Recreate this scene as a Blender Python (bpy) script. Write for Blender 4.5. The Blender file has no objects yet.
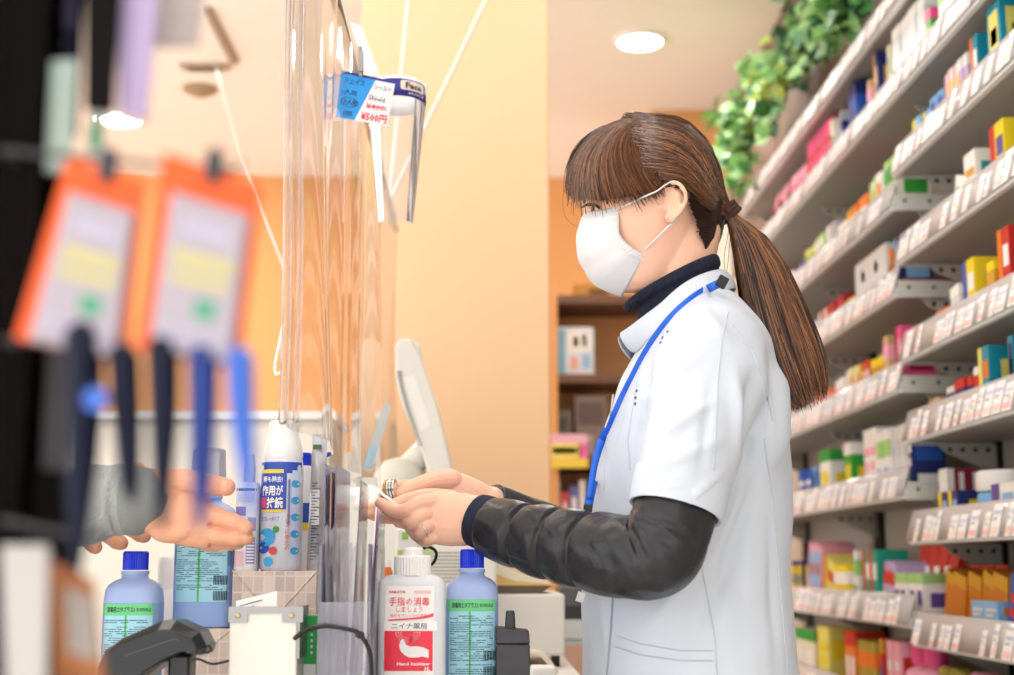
import bpy, bmesh, math, random
from mathutils import Vector, Matrix, Euler
from mathutils.bvhtree import BVHTree
R = random.Random(7)
PI = math.pi
COL = bpy.context.scene.collection
# ---------------------------------------------------------------- camera model (photograph 1014 x 675)
FPX = 1408.0
CAMZ = 1.05
PITCH = math.atan(227.5 / FPX)
YAW = math.atan(24.0 / FPX * math.cos(PITCH))
FW = Vector((math.sin(YAW) * math.cos(PITCH), math.cos(YAW) * math.cos(PITCH), math.sin(PITCH)))
RT = Vector((math.cos(YAW), -math.sin(YAW), 0))
UP = RT.cross(FW)
C0 = Vector((0, 0, CAMZ))
def ray(px, py):
    return FW * FPX + RT * (px - 507.0) - UP * (py - 337.5)
def PY(px, py, Y):
    d = ray(px, py); return C0 + d * (Y / d.y)
def PX(px, py, X):
    d = ray(px, py); return C0 + d * (X / d.x)
def PZ(px, py, Z):
    d = ray(px, py); return C0 + d * ((Z - CAMZ) / d.z)
# ---------------------------------------------------------------- materials
MATS = {}
def srgb(h):
    if isinstance(h, (tuple, list)): return tuple(h)
    h = h.lstrip('#'); o = []
    for i in (0, 2, 4):
        c = int(h[i:i+2], 16) / 255.0
        o.append(c / 12.92 if c <= .04045 else ((c + .055) / 1.055) ** 2.4)
    return tuple(o)
def mat(name, col='#ffffff', rough=.5, metal=0., trans=0., alpha=1., emis=None, estr=1., noise=0., nscale=20., bump=0., bscale=60., coat=0., sss=0., ior=1.45, spec=.5, stretch=None):
    if name in MATS: return MATS[name]
    m = bpy.data.materials.new(name); m.use_nodes = True
    nt = m.node_tree; b = nt.nodes['Principled BSDF']
    c = srgb(col)
    b.inputs['Base Color'].default_value = (*c, 1)
    b.inputs['Roughness'].default_value = rough
    b.inputs['Metallic'].default_value = metal
    b.inputs['Transmission Weight'].default_value = trans
    b.inputs['IOR'].default_value = ior
    b.inputs['Alpha'].default_value = alpha
    b.inputs['Coat Weight'].default_value = coat
    b.inputs['Specular IOR Level'].default_value = spec
    if sss:
        b.inputs['Subsurface Weight'].default_value = sss
        b.inputs['Subsurface Radius'].default_value = (.012, .005, .003)
        b.inputs['Subsurface Scale'].default_value = 1.0
    if emis:
        b.inputs['Emission Color'].default_value = (*srgb(emis), 1); b.inputs['Emission Strength'].default_value = estr
    tc = nt.nodes.new('ShaderNodeTexCoord')
    src = tc.outputs['Object']
    if stretch:
        mp = nt.nodes.new('ShaderNodeMapping'); mp.inputs['Scale'].default_value = stretch
        nt.links.new(src, mp.inputs[0]); src = mp.outputs[0]
    n = nt.nodes.new('ShaderNodeTexNoise'); n.inputs['Scale'].default_value = nscale; n.inputs['Detail'].default_value = 3
    nt.links.new(src, n.inputs['Vector'])
    mx = nt.nodes.new('ShaderNodeMix'); mx.data_type = 'RGBA'
    k = noise if noise else .03
    mx.inputs[6].default_value = (*[min(1, x * (1 - k)) for x in c], 1)
    mx.inputs[7].default_value = (*[min(1, x * (1 + k)) for x in c], 1)
    nt.links.new(n.outputs['Fac'], mx.inputs[0]); nt.links.new(mx.outputs[2], b.inputs['Base Color'])
    if bump:
        n2 = nt.nodes.new('ShaderNodeTexNoise'); n2.inputs['Scale'].default_value = bscale; n2.inputs['Detail'].default_value = 4
        nt.links.new(src, n2.inputs['Vector'])
        bp = nt.nodes.new('ShaderNodeBump'); bp.inputs['Strength'].default_value = bump; bp.inputs['Distance'].default_value = .01
        nt.links.new(n2.outputs['Fac'], bp.inputs['Height']); nt.links.new(bp.outputs[0], b.inputs['Normal'])
    MATS[name] = m
    return m
def wood(name, c1, c2, scale=(1, 12, 12), rough=.5):
    if name in MATS: return MATS[name]
    m = mat(name, c1, rough); nt = m.node_tree
    mx = [x for x in nt.nodes if x.type == 'MIX'][0]; n = [x for x in nt.nodes if x.type == 'TEX_NOISE'][0]
    mp = nt.nodes.new('ShaderNodeMapping'); mp.inputs['Scale'].default_value = scale
    tc = [x for x in nt.nodes if x.type == 'TEX_COORD'][0]
    nt.links.new(tc.outputs['Object'], mp.inputs[0]); nt.links.new(mp.outputs[0], n.inputs['Vector'])
    n.inputs['Scale'].default_value = 3
    mx.inputs[6].default_value = (*srgb(c1), 1); mx.inputs[7].default_value = (*srgb(c2), 1)
    return m
def clear(name, col='#ffffff', edge=.35, haze=.06, rough=.08, hazecol='#f2f0f4'):
    """thin clear plastic sheet: transparent with fresnel gloss and a little haze"""
    if name in MATS: return MATS[name]
    m = bpy.data.materials.new(name); m.use_nodes = True; nt = m.node_tree
    for x in list(nt.nodes): nt.nodes.remove(x)
    o = nt.nodes.new('ShaderNodeOutputMaterial'); t = nt.nodes.new('ShaderNodeBsdfTransparent')
    t.inputs[0].default_value = (*srgb(col), 1)
    g = nt.nodes.new('ShaderNodeBsdfGlossy'); g.inputs['Roughness'].default_value = rough
    d = nt.nodes.new('ShaderNodeBsdfDiffuse'); d.inputs[0].default_value = (*srgb(hazecol), 1)
    lw = nt.nodes.new('ShaderNodeLayerWeight'); lw.inputs['Blend'].default_value = edge
    m1 = nt.nodes.new('ShaderNodeMixShader'); m2 = nt.nodes.new('ShaderNodeMixShader')
    nt.links.new(lw.outputs['Fresnel'], m1.inputs[0]); nt.links.new(t.outputs[0], m1.inputs[1]); nt.links.new(g.outputs[0], m1.inputs[2])
    m2.inputs[0].default_value = haze
    nt.links.new(m1.outputs[0], m2.inputs[1]); nt.links.new(d.outputs[0], m2.inputs[2]); nt.links.new(m2.outputs[0], o.inputs[0])
    MATS[name] = m; return m
# ---------------------------------------------------------------- mesh builder
_tc = {}
def text_data(s, bold=0.0):
    if (s, bold) in _tc: return _tc[(s, bold)]
    cu = bpy.data.curves.new('t', 'FONT'); cu.body = s; cu.size = 1.0; cu.align_x = 'CENTER'; cu.align_y = 'CENTER'; cu.resolution_u = 1; cu.offset = bold
    ob = bpy.data.objects.new('t', cu); COL.objects.link(ob)
    dg = bpy.context.evaluated_depsgraph_get(); dg.update()
    me = ob.evaluated_get(dg).to_mesh()
    v = [tuple(x.co) for x in me.vertices]; f = [tuple(p.vertices) for p in me.polygons]
    bpy.data.objects.remove(ob); bpy.data.curves.remove(cu)
    if v:
        x0 = min(a[0] for a in v); x1 = max(a[0] for a in v); y0 = min(a[1] for a in v); y1 = max(a[1] for a in v)
        v = [((a[0] - (x0 + x1) / 2) / max(1e-6, x1 - x0), (a[1] - (y0 + y1) / 2) / max(1e-6, y1 - y0)) for a in v]
        asp = (x1 - x0) / max(1e-6, y1 - y0)
    else: asp = 1
    _tc[(s, bold)] = (v, f, asp); return _tc[(s, bold)]
class MB:
    def __init__(s): s.v = []; s.f = []; s.m = []; s.mats = []
    def mi(s, m):
        if m not in s.mats: s.mats.append(m)
        return s.mats.index(m)
    def add(s, vs, fs, m):
        o = len(s.v); k = s.mi(m)
        s.v += [tuple(v) for v in vs]
        for f in fs: s.f.append(tuple(i + o for i in f)); s.m.append(k)
    def box(s, c, d, m, rot=None):
        x, y, z = d[0] / 2, d[1] / 2, d[2] / 2
        vs = [Vector(p) for p in ((-x,-y,-z),(x,-y,-z),(x,y,-z),(-x,y,-z),(-x,-y,z),(x,-y,z),(x,y,z),(-x,y,z))]
        if rot is not None: vs = [rot @ v for v in vs]
        c = Vector(c); s.add([c + v for v in vs], [(0,3,2,1),(4,5,6,7),(0,1,5,4),(1,2,6,5),(2,3,7,6),(3,0,4,7)], m)
    def bx(s, a, b, m):
        s.box([(a[i] + b[i]) / 2 for i in range(3)], [abs(b[i] - a[i]) for i in range(3)], m)
    def loft(s, rings, m, caps=True, closed=True):
        n = len(rings[0]); vs = [v for r in rings for v in r]; fs = []
        for i in range(len(rings) - 1):
            for j in range(n if closed else n - 1):
                a = i * n + j; b = i * n + (j + 1) % n
                fs.append((a, b, b + n, a + n))
        if caps and closed:
            fs.append(tuple(range(n - 1, -1, -1))); fs.append(tuple((len(rings) - 1) * n + j for j in range(n)))
        s.add(vs, fs, m)
    def lathe(s, prof, c, m, seg=32, sx=1., sy=1., rot=None, p=2.0):
        rings = []
        for r, z in prof:
            ring = []
            for j in range(seg):
                a = 2 * PI * j / seg; ca, sa = math.cos(a), math.sin(a)
                e = 2.0 / p
                x = math.copysign(abs(ca) ** e, ca) * r * sx; y = math.copysign(abs(sa) ** e, sa) * r * sy
                v = Vector((x, y, z))
                if rot is not None: v = rot @ v
                ring.append(Vector(c) + v)
            rings.append(ring)
        s.loft(rings, m)
    def tube(s, pts, rad, m, seg=10, flat=1.0, upv=None, round_caps=True):
        pts = [Vector(p) for p in pts]; n = len(pts)
        if not isinstance(rad, (list, tuple)): rad = [rad] * n
        rings = []; prev = None
        tans = [(pts[min(i + 1, n - 1)] - pts[max(i - 1, 0)]).normalized() for i in range(n)]
        for i in range(n):
            t = tans[i]
            if upv is not None: a = Vector(upv); a = (a - t * a.dot(t)).normalized()
            elif prev is None:
                a = Vector((0, 0, 1)) if abs(t.z) < .9 else Vector((1, 0, 0)); a = (a - t * a.dot(t)).normalized()
            else: a = (prev - t * prev.dot(t)).normalized()
            prev = a; b = t.cross(a)
            def ring(c, r):
                return [c + a * (math.cos(2*PI*j/seg) * r * flat) + b * (math.sin(2*PI*j/seg) * r) for j in range(seg)]
            if i == 0 and round_caps:
                for k in (.15, .5, .8): rings.append(ring(pts[0] - t * rad[0] * min(1, flat) * math.sqrt(1 - k * k), rad[0] * k))
            rings.append(ring(pts[i], rad[i]))
            if i == n - 1 and round_caps:
                for k in (.8, .5, .15): rings.append(ring(pts[i] + t * rad[i] * min(1, flat) * math.sqrt(1 - k * k), rad[i] * k))
        s.loft(rings, m)
    def ell(s, c, r, m, seg=16, rot=None):
        prof = []
        n = seg // 2
        for i in range(n + 1):
            a = -PI / 2 + PI * i / n
            prof.append((max(.02, math.cos(a)), math.sin(a)))
        rings = []
        for q, z in prof:
            ring = []
            for j in range(seg):
                a = 2 * PI * j / seg; v = Vector((math.cos(a) * q * r[0], math.sin(a) * q * r[1], z * r[2]))
                if rot is not None: v = rot @ v
                ring.append(Vector(c) + v)
            rings.append(ring)
        s.loft(rings, m)
    def quad(s, a, b, c, d, m): s.add([a, b, c, d], [(0, 1, 2, 3)], m)
    def grid(s, rows, m):
        n = len(rows[0]); s.add([v for r in rows for v in r], [(i*n+j, i*n+j+1, (i+1)*n+j+1, (i+1)*n+j) for i in range(len(rows)-1) for j in range(n-1)], m)
    def poly(s, pts, m, thick=None, nrm=None):
        pts = [Vector(p) for p in pts]; n = len(pts)
        if thick is None: s.add(pts, [tuple(range(n))], m); return
        nv = Vector(nrm).normalized() * thick
        s.add(pts + [p + nv for p in pts], [tuple(range(n - 1, -1, -1)), tuple(range(n, 2 * n))] + [(i, (i + 1) % n, n + (i + 1) % n, n + i) for i in range(n)], m)
    def text(s, st, fn, w, h, m, u=0., v=0., bold=0.0):
        """fn(u,v)->point maps label metres to the surface; text centred on u,v, fitted to w x h"""
        d, f, asp = text_data(st, bold)
        if h is None: h = w / asp
        if w is None: w = h * asp
        s.add([fn(u + a[0] * w, v + a[1] * h) for a in d], f, m)
    def build(s, name, parent=None, smooth=True, angle=35, bevel=0, bseg=2, subsurf=0, solid=0, off=-1):
        me = bpy.data.meshes.new(name); me.from_pydata(s.v, [], s.f)
        for m in s.mats: me.materials.append(m)
        me.polygons.foreach_set('material_index', s.m)
        me.update()
        if smooth:
            me.polygons.foreach_set('use_smooth', [True] * len(s.f))
            me.set_sharp_from_angle(angle=math.radians(angle))
        o = bpy.data.objects.new(name, me); COL.objects.link(o)
        if parent is not None: o.parent = parent
        if solid:
            md = o.modifiers.new('s', 'SOLIDIFY'); md.thickness = solid; md.offset = off
        if bevel:
            md = o.modifiers.new('b', 'BEVEL'); md.width = bevel; md.segments = bseg; md.limit_method = 'ANGLE'; md.angle_limit = math.radians(40)
        if subsurf:
            md = o.modifiers.new('ss', 'SUBSURF'); md.levels = subsurf; md.render_levels = subsurf
        return o
def tag(o, label=None, cat=None, group=None, kind=None):
    if label: o['label'] = label
    if cat: o['category'] = cat
    if group: o['group'] = group
    if kind: o['kind'] = kind
    return o
def thing(name, label, cat, loc=(0, 0, 0), group=None):
    """Empty; children are built in world space, so their inverse is set"""
    o = bpy.data.objects.new(name, None); COL.objects.link(o); o.location = loc; o.empty_display_size = .05
    return tag(o, label, cat, group)
def part(mb, name, root, **k):
    """world-space geometry re-based on its thing's base"""
    base = Vector(root.location)
    p = root.parent
    while p is not None: base += Vector(p.location); p = p.parent
    mb.v = [(v[0] - base.x, v[1] - base.y, v[2] - base.z) for v in mb.v]
    return mb.build(name, root, **k)
def solo(mb, name, label, cat, group=None, **k):
    xs = [v[0] for v in mb.v]; ys = [v[1] for v in mb.v]; zs = [v[2] for v in mb.v]
    b = ((min(xs) + max(xs)) / 2, (min(ys) + max(ys)) / 2, min(zs))
    mb.v = [(v[0] - b[0], v[1] - b[1], v[2] - b[2]) for v in mb.v]
    o = mb.build(name, **k); o.location = b
    return tag(o, label, cat, group)
def struct(mb, name, **k):
    o = mb.build(name, **k); o['kind'] = 'structure'; return o
def smoothpath(pts, n=8):
    pts = [Vector(p) for p in pts]; out = []
    P = [pts[0] * 2 - pts[1]] + pts + [pts[-1] * 2 - pts[-2]]
    for i in range(1, len(P) - 2):
        for k in range(n):
            t = k / n; a, b, c, d = P[i-1], P[i], P[i+1], P[i+2]
            out.append(.5 * ((2*b) + (c - a) * t + (2*a - 5*b + 4*c - d) * t*t + (3*b - a - 3*c + d) * t**3))
    out.append(pts[-1]); return out
def lerp(a, b, t): return a + (b - a) * t
def interp(tab, x):
    """tab: rows (x, v...) sorted; linear"""
    if x <= tab[0][0]: return tab[0][1:]
    for a, b in zip(tab, tab[1:]):
        if x <= b[0]:
            t = (x - a[0]) / (b[0] - a[0]); return tuple(lerp(p, q, t) for p, q in zip(a[1:], b[1:]))
    return tab[-1][1:]
ORD = ['first','second','third','fourth','fifth','sixth','seventh','eighth','ninth','tenth','eleventh','twelfth','thirteenth','fourteenth','fifteenth','sixteenth','seventeenth','eighteenth','nineteenth','twentieth','twenty-first','twenty-second','twenty-third','twenty-fourth','twenty-fifth','twenty-sixth','twenty-seventh','twenty-eighth','twenty-ninth','thirtieth']
WORLD = 2.2; EXPO = 0.14
# ================================================================ ROOM
CEIL = CAMZ + 2.02
XB = 1.10
m_ceil = mat('ceiling_paint', '#f4efe9', .8, noise=.02)
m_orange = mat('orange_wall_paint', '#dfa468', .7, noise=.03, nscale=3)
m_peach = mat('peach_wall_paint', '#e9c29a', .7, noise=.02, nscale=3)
m_cream = mat('cream_wall_paint', '#f6f0e2', .7)
m_floor = mat('floor_vinyl', '#f0ece6', .35, noise=.08, nscale=4)
m_bulk = mat('bulkhead_taupe', '#7c6659', .8, noise=.08)
m_white = mat('white_plastic', '#eeeeec', .4)
m_black = mat('black_plastic', '#17181b', .4)
m_lamp = mat('lamp_glow', '#ffffff', .5, emis='#fff6ea', estr=9)
m_ring = mat('lamp_rim', '#f5f1ea', .4)
b = MB(); b.bx((-4.5, -3, -.05), (2.6, 7.6, 0), m_floor); struct(b, 'floor')
b = MB(); b.bx((-4.5, -3, CEIL), (2.6, 7.6, CEIL + .08), m_ceil)
struct(b, 'ceiling')
YB = 7.2
b = MB(); b.bx((-4.5, YB, 0), (2.6, YB + .1, CEIL), m_orange); struct(b, 'wall_back')
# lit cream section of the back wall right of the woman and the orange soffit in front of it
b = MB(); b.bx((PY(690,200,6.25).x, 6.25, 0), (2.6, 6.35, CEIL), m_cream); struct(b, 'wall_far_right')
ps = PY(651, 100, 6.08)
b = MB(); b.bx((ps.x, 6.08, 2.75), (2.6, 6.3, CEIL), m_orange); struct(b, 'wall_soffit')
b = MB(); b.bx((XB + .04, -1.5, 0), (XB + .16, 6.3, CEIL), mat('shelf_back_wall', '#b9b2aa', .7)); struct(b, 'wall_right')
b = MB(); b.bx((XB, -1.5, 2.30), (XB + .04, 6.1, CEIL), m_bulk); struct(b, 'trim_1')
# peach pillar wall behind the counter
pl = PY(357, 300, 3.3); pr = PY(549.5, 300, 3.3)
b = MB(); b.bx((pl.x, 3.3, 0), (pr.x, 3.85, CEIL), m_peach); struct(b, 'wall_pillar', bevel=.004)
b = MB(); b.bx((pl.x - .01, 3.29, 0), (pr.x + .01, 3.86, .08), mat('baseboard_brown', '#7a5d48', .5)); struct(b, 'baseboard_pillar')
# ---------------------------------------------------------------- downlights
def downlight(x, y, label, grp=None, power=14, r=.085):
    t = thing('downlight', label, 'ceiling light', (x, y, CEIL - .012), grp)
    b = MB(); b.lathe([(r + .018, .012), (r + .016, .0), (r, -.004), (r, .004)], (x, y, CEIL - .012), m_ring, 32); part(b, 'rim', t)
    b = MB(); b.lathe([(r, .0), (r * .98, .006)], (x, y, CEIL - .014), m_lamp, 32); part(b, 'lamp_lens', t)
    l = bpy.data.lights.new('downlight_lamp', 'AREA'); l.shape = 'DISK'; l.size = .34; l.energy = power; l.color = (1, .97, .94)
    lo = bpy.data.objects.new('downlight_lamp', l); COL.objects.link(lo); lo.location = (x, y, CEIL - .03)
    return t
p1 = PZ(640, 39, CEIL); p2 = PZ(118, 117, CEIL)
downlight(p1.x, p1.y, 'round recessed ceiling light above and behind the woman, right of the peach pillar')
downlight(p2.x, p2.y, 'round recessed ceiling light glimpsed above the orange-topped hanging packs', r=.1)
# lamps over the counter, above the frame
for k, (x, y) in enumerate(((-.75, 1.1), (.35, 1.2), (-.75, 2.7), (.45, 2.75), (-2.2, 2.0), (-.2, -.3), (-2.2, 4.6), (.3, 4.3), (-.9, 4.6))):
    downlight(x, y, 'round recessed ceiling light in the rows over the counter, above the picture', 'ceiling lights above the picture', 6)
# ceiling fittings at upper left
def ceil_thing(name, px, py, w, d, h, m, label, cat, rotz=0):
    p = PZ(px, py, CEIL); b = MB(); b.box((0, 0, -h / 2), (w, d, h), m); b.box((0, 0, -h - .004), (w * .7, d * .7, .008), mat('vent_slat', '#6d6258', .6))
    o = b.build(name, bevel=.004); o.location = p; o.rotation_euler[2] = rotz; tag(o, label, cat)
ceil_thing('ceiling_vent', 205, 65, .2, .07, .015, mat('vent_beige', '#b9a893', .6), 'flat beige slot vent in the ceiling at upper left', 'vent')
p = PZ(200, 88, CEIL)
b = MB(); b.lathe([(.075, 0), (.07, -.015), (.04, -.03), (.015, -.04)], p, mat('sensor_brown', '#a08a6c', .5), 24); solo(b, 'smoke_detector', 'round brownish smoke detector on the ceiling at upper left', 'smoke detector')
pa = PZ(207, 8, CEIL); pb = PZ(234, 60, CEIL)
b = MB(); b.tube([pa, pb], .022, mat('rail_grey', '#a89a8c', .5), 8); solo(b, 'ceiling_rail', 'short grey track rail running along the ceiling at upper left', 'rail')
# ---------------------------------------------------------------- back bookcase between pillar and woman
m_wd = wood('bookcase_wood', '#e6aa6c', '#d99b5c', (6, 1, 1)); m_wdd = wood('bookcase_shelf_wood', '#7d5c48', '#6b4c3a', (6, 1, 1))
YC = 4.7
t = thing('bookcase', 'tan wooden bookcase with dark shelves behind the woman, right of the peach pillar', 'bookcase', (.5, YC, 0))
b = MB(); b.bx((.22, YC + .28, 0), (.86, YC + .3, 2.0), m_wd); part(b, 'back_panel', t)
for x in (.22, .83): b = MB(); b.bx((x, YC, 0), (x + .03, YC + .28, 2.0), m_wd); part(b, 'side_panel', t)
shz = [PY(590, y, YC).z for y in (299, 378, 463, 545, 640)]
for z in shz + [.1]: b = MB(); b.bx((.25, YC + .005, z - .014), (.83, YC + .28, z + .014), m_wdd); part(b, 'shelf', t)
def flatbox(name, a, bb, Y, dep, m, marks, label, cat, group=None, lean=0):
    """upright box from photo corners a (top-left) and bb (bottom-right) at depth Y, marks: (u0,v0,u1,v1,mat) on its front"""
    p = PY(*a, Y); q = PY(*bb, Y); mb = MB(); mb.bx((p.x, Y, q.z), (q.x, Y + dep, p.z), m)
    w = q.x - p.x; h = p.z - q.z
    for u0, v0, u1, v1, mm in marks:
        mb.bx((p.x + u0 * w, Y - .0006, q.z + v0 * h), (p.x + u1 * w, Y + .001, q.z + v1 * h), mm)
    return solo(mb, name, label, cat, group, smooth=False)
mm = lambda c: mat('print_' + c.strip('#'), c, .5)
W_ = mat('card_white', '#f2f2f2', .5)
flatbox('picture_box', (553, 327), (594, 376), YC + .03, .1, mm('#dfe7ee'), [(.04,.05,.3,.95,mm('#8fc3e0')),(.38,.5,.9,.92,mm('#f4efe6')),(.42,.12,.62,.4,mm('#e6b19c')),(.7,.15,.93,.45,mm('#9fbfe0')),(.5,.6,.62,.8,mm('#d98f7d')),(.72,.6,.82,.85,mm('#e8c888'))], 'pale blue and white picture box on the upper bookcase shelf', 'box')
flatbox('display_box', (552, 410), (572, 461), YC + .05, .1, mm('#7c7a6a'), [(.1,.1,.9,.5,mm('#a39a86')),(.2,.6,.8,.85,mm('#565c4e'))], 'grey green box on the bookcase shelf beside the pillar', 'box')
flatbox('display_box', (575, 396), (607, 461), YC + .05, .1, mm('#8a7a70'), [(.1,.55,.9,.9,mm('#6b5a55')),(.15,.1,.6,.4,mm('#b7a9a0'))], 'brownish grey box on the bookcase shelf near the white coat', 'box')
flatbox('orange_case', (574, 284), (612, 297), YC + .05, .1, mm('#c58b3a'), [(.4,.2,.9,.6,mm('#6b4a24'))], 'flat dark orange case lying on the top bookcase shelf', 'case')
flatbox('shelf_banner', (551, 434), (588, 468), YC - .02, .01, mm('#e9a9c0'), [(.0,.72,1,1,mm('#f0b7c9')),(.0,.3,.8,.72,mm('#f5e36c')),(.05,.42,.7,.6,mm('#d98f4d')),(.0,.0,1,.28,mm('#f2d24a')),(.75,.3,1,.7,mm('#ee6bb0'))], 'yellow and pink shelf banner above the row of books', 'sign')
bc = ['#d9d2cc', '#e0524a', '#6a6fa8', '#e9e4df', '#57505c', '#dcd8d4', '#8d8a90', '#e8e3de', '#4c4a58', '#cfc8c0', '#9a92a0', '#e6e0dc', '#b07a6a']
bn = ['off-white', 'red', 'lilac blue', 'cream', 'dark grey', 'pale grey', 'mid grey', 'ivory', 'navy grey', 'beige', 'mauve grey', 'chalk white', 'clay brown']
x = PY(552, 500, YC).x + .01
for k, c in enumerate(bc):
    w = .018 + .006 * ((k * 7) % 3); h = .2 - .02 * ((k * 5) % 3)
    if x + w > .8: break
    z0 = shz[3] + .014
    mb = MB(); rt = Euler((0, .05, 0)).to_matrix(); mb.box((x + w / 2, YC + .1, z0 + h / 2), (w, .16, h), mm(c)); mb.box((x + w / 2, YC + .0195, z0 + h * .6), (w * .5, .001, h * .4), W_)
    solo(mb, 'book', bn[k] + ' upright booklet on the shelf under the pink banner', 'book', 'booklets under the banner', smooth=False)
    x += w + .004
# ================================================================ MEDICINE SHELVES (right)
XF = .9
m_shelf = mat('shelf_metal', '#b3b0a8', .45, noise=.03); m_back = mat('shelf_backpanel', '#aaa49c', .6); m_post = mat('post_black', '#15120f', .7)
m_rail = clear('price_rail_clear', '#f4eeea', .3, .5, .15, '#efe6e2')
m_end = mat('shelf_end_plate', '#c9cbc2', .45)
m_tray = mat('shelf_underside', '#a7a39c', .5)
def yof(px): return XF * FPX / (px - 483.0)
def unit(name, label, y0, y1, zs, seed, longs=()):
    rr = random.Random(seed)
    t = thing(name, label, 'shelving unit', (XF, (y0 + y1) / 2, 0))
    # back panels with dark gaps at the posts
    n = max(1, round((y1 - y0) / .9)); w = (y1 - y0) / n
    for i in range(n):
        b = MB(); b.bx((XB, y0 + i * w + .035, .05), (XB + .015, y0 + (i + 1) * w - .035, 2.28), m_back)
        part(b, 'back_panel', t)
    for i in range(n + 1):
        b = MB(); yy = y0 + i * w; b.bx((XB - .012, yy - .035, 0), (XB + .03, yy + .035, 2.3), m_post)
        part(b, 'upright_post', t)
    b = MB(); b.bx((XF + .03, y0, 0), (XB, y1, .12), m_shelf); part(b, 'plinth', t)
    for i, z in enumerate(zs):
        a0, a1 = (y0, y1)
        if i in longs: a0 = 1.6
        b = MB(); b.bx((XF + .004, a0 + .004, z + .004), (XB, a1 - .004, z + .012), m_tray)
        b.bx((XF, a0 + .004, z), (XF + .012, a1 - .004, z + .022), m_white)
        for yy in (a0 + .001, a1 - .007): b.bx((XF + .006, yy, z - .002), (XB - .006, yy + .006, z + .036), m_end); [b.lathe([(.004, 0), (.004, .0006)], (XF + .03 + .055*h, yy - .0004, z + .02), m_black, 10, rot=Euler((PI / 2, 0, 0)).to_matrix()) for h in range(3)]
        # punched bracket under the tray
        for q in range(n + 1):
            yy = min(max(y0 + q * w, a0 + .02), a1 - .03)
            b.poly([(XB - .01, yy, z), (XB - .14, yy, z), (XB - .12, yy, z - .02), (XB - .01, yy, z - .065)], m_shelf, .004, (0, 1, 0))
            for h in range(4): b.lathe([(.005, 0), (.005, .001)], (XB - .03 - h * .027, yy - .0008, z - .014), m_black, 10, rot=Euler((PI / 2, 0, 0)).to_matrix())
        sh = part(b, 'shelf_tray', t, smooth=False)
        # clear slanted price rail
        b = MB(); H = .07
        b.grid([[(XF - .004, a0, z + .006), (XF - .004, a1, z + .006)], [(XF + .014, a0, z + H), (XF + .014, a1, z + H)]], m_rail)
        rl = part(b, 'price_rail', t, solid=.0015)
        base = Vector(t.location)
        y = a0 + .01
        while y < a1 - .05:
            cw = rr.choice((.026, .03, .036, .045)); ch = rr.choice((.045, .05, .058))
            if rr.random() < .9:
                b = MB()
                def fn(u, v, y=y, cw=cw, z=z): 
                    s = v / H; return Vector((XF - .0062 + .018 * s, y + cw - u, z + .006 + v))
                b.grid([[fn(0, 0), fn(cw, 0)], [fn(0, ch), fn(cw, ch)]], W_)
                def strip(u0, v0, u1, v1, m):
                    off = Vector((-.0008, 0, 0)); b.grid([[fn(u0*cw, v0*ch) + off, fn(u1*cw, v0*ch) + off], [fn(u0*cw, v1*ch) + off, fn(u1*cw, v1*ch) + off]], m)
                c1 = mm(rr.choice(('#f4c6c0', '#f6cfc4', '#f3b9b2', '#efd6d2')))
                strip(.12, .08, .88, .3, c1)
                strip(.1, .68, .9, .8, mm(rr.choice(('#ccd0e8', '#d6d8e0', '#f4d4c4', '#c2c8e4')))); strip(.15, .5, .6, .58, mm('#b8b8c0'))
                if rr.random() < .4: strip(.5, .36, .85, .48, mm('#d8d2a0'))
                part(b, 'price_tag', rl, smooth=False)
            y += cw + rr.choice((.004, .006, .018, .03))
    return t
NZ = [1.893, 1.694, 1.478, 1.305, 1.093, .883, .66]
FZ = [2.256, 2.064, 1.825, 1.63, 1.42, 1.19, .918, .70]
YJ = yof(905)
unit('shelving_unit', 'near medicine shelving bay at the right edge with clear price rails', YJ - .9, YJ - .005, NZ, 3)
unit('shelving_unit', 'farther medicine shelving bay running back behind the ponytail', YJ + .005, YJ + 1.8, FZ, 5, (0, 1))
# ---- products

PAL = dict(white='#eceae6', cream='#e9dfc6', teal='#1590a8', blue='#2456b0', navy='#1b2768', lblue='#7fb4e0', yellow='#ecd21f', lyellow='#e8dc70', red='#c92a26', maroon='#8e1c3c', orange='#ea7a22', amber='#c8761a', pink='#e8508c', lpink='#f0a8bc', green='#2f9e3c', lgreen='#9ed07a', tgreen='#119a82', grey='#a9adb2', lgrey='#cfd2d4', purple='#5a4a92', tan='#cba877', brown='#8a5a34', gold='#cf9a2c', olive='#a89a3c', lilac='#b8a6d0')
NM = dict(lblue='light blue', lyellow='pale yellow', lpink='pale pink', lgreen='light green', tgreen='sea green', lgrey='light grey')
pc = {k: mat('pack_' + k, v, .42, noise=.03) for k, v in PAL.items()}
KN = dict(box=('medicine_box', 'medicine box'), lie=('medicine_box', 'medicine box'), lean=('medicine_box', 'medicine box'), jar=('medicine_jar', 'jar'), bag=('medicine_pouch', 'pouch'), bottle=('medicine_bottle', 'bottle'), dev=('device_box', 'box'))
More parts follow.
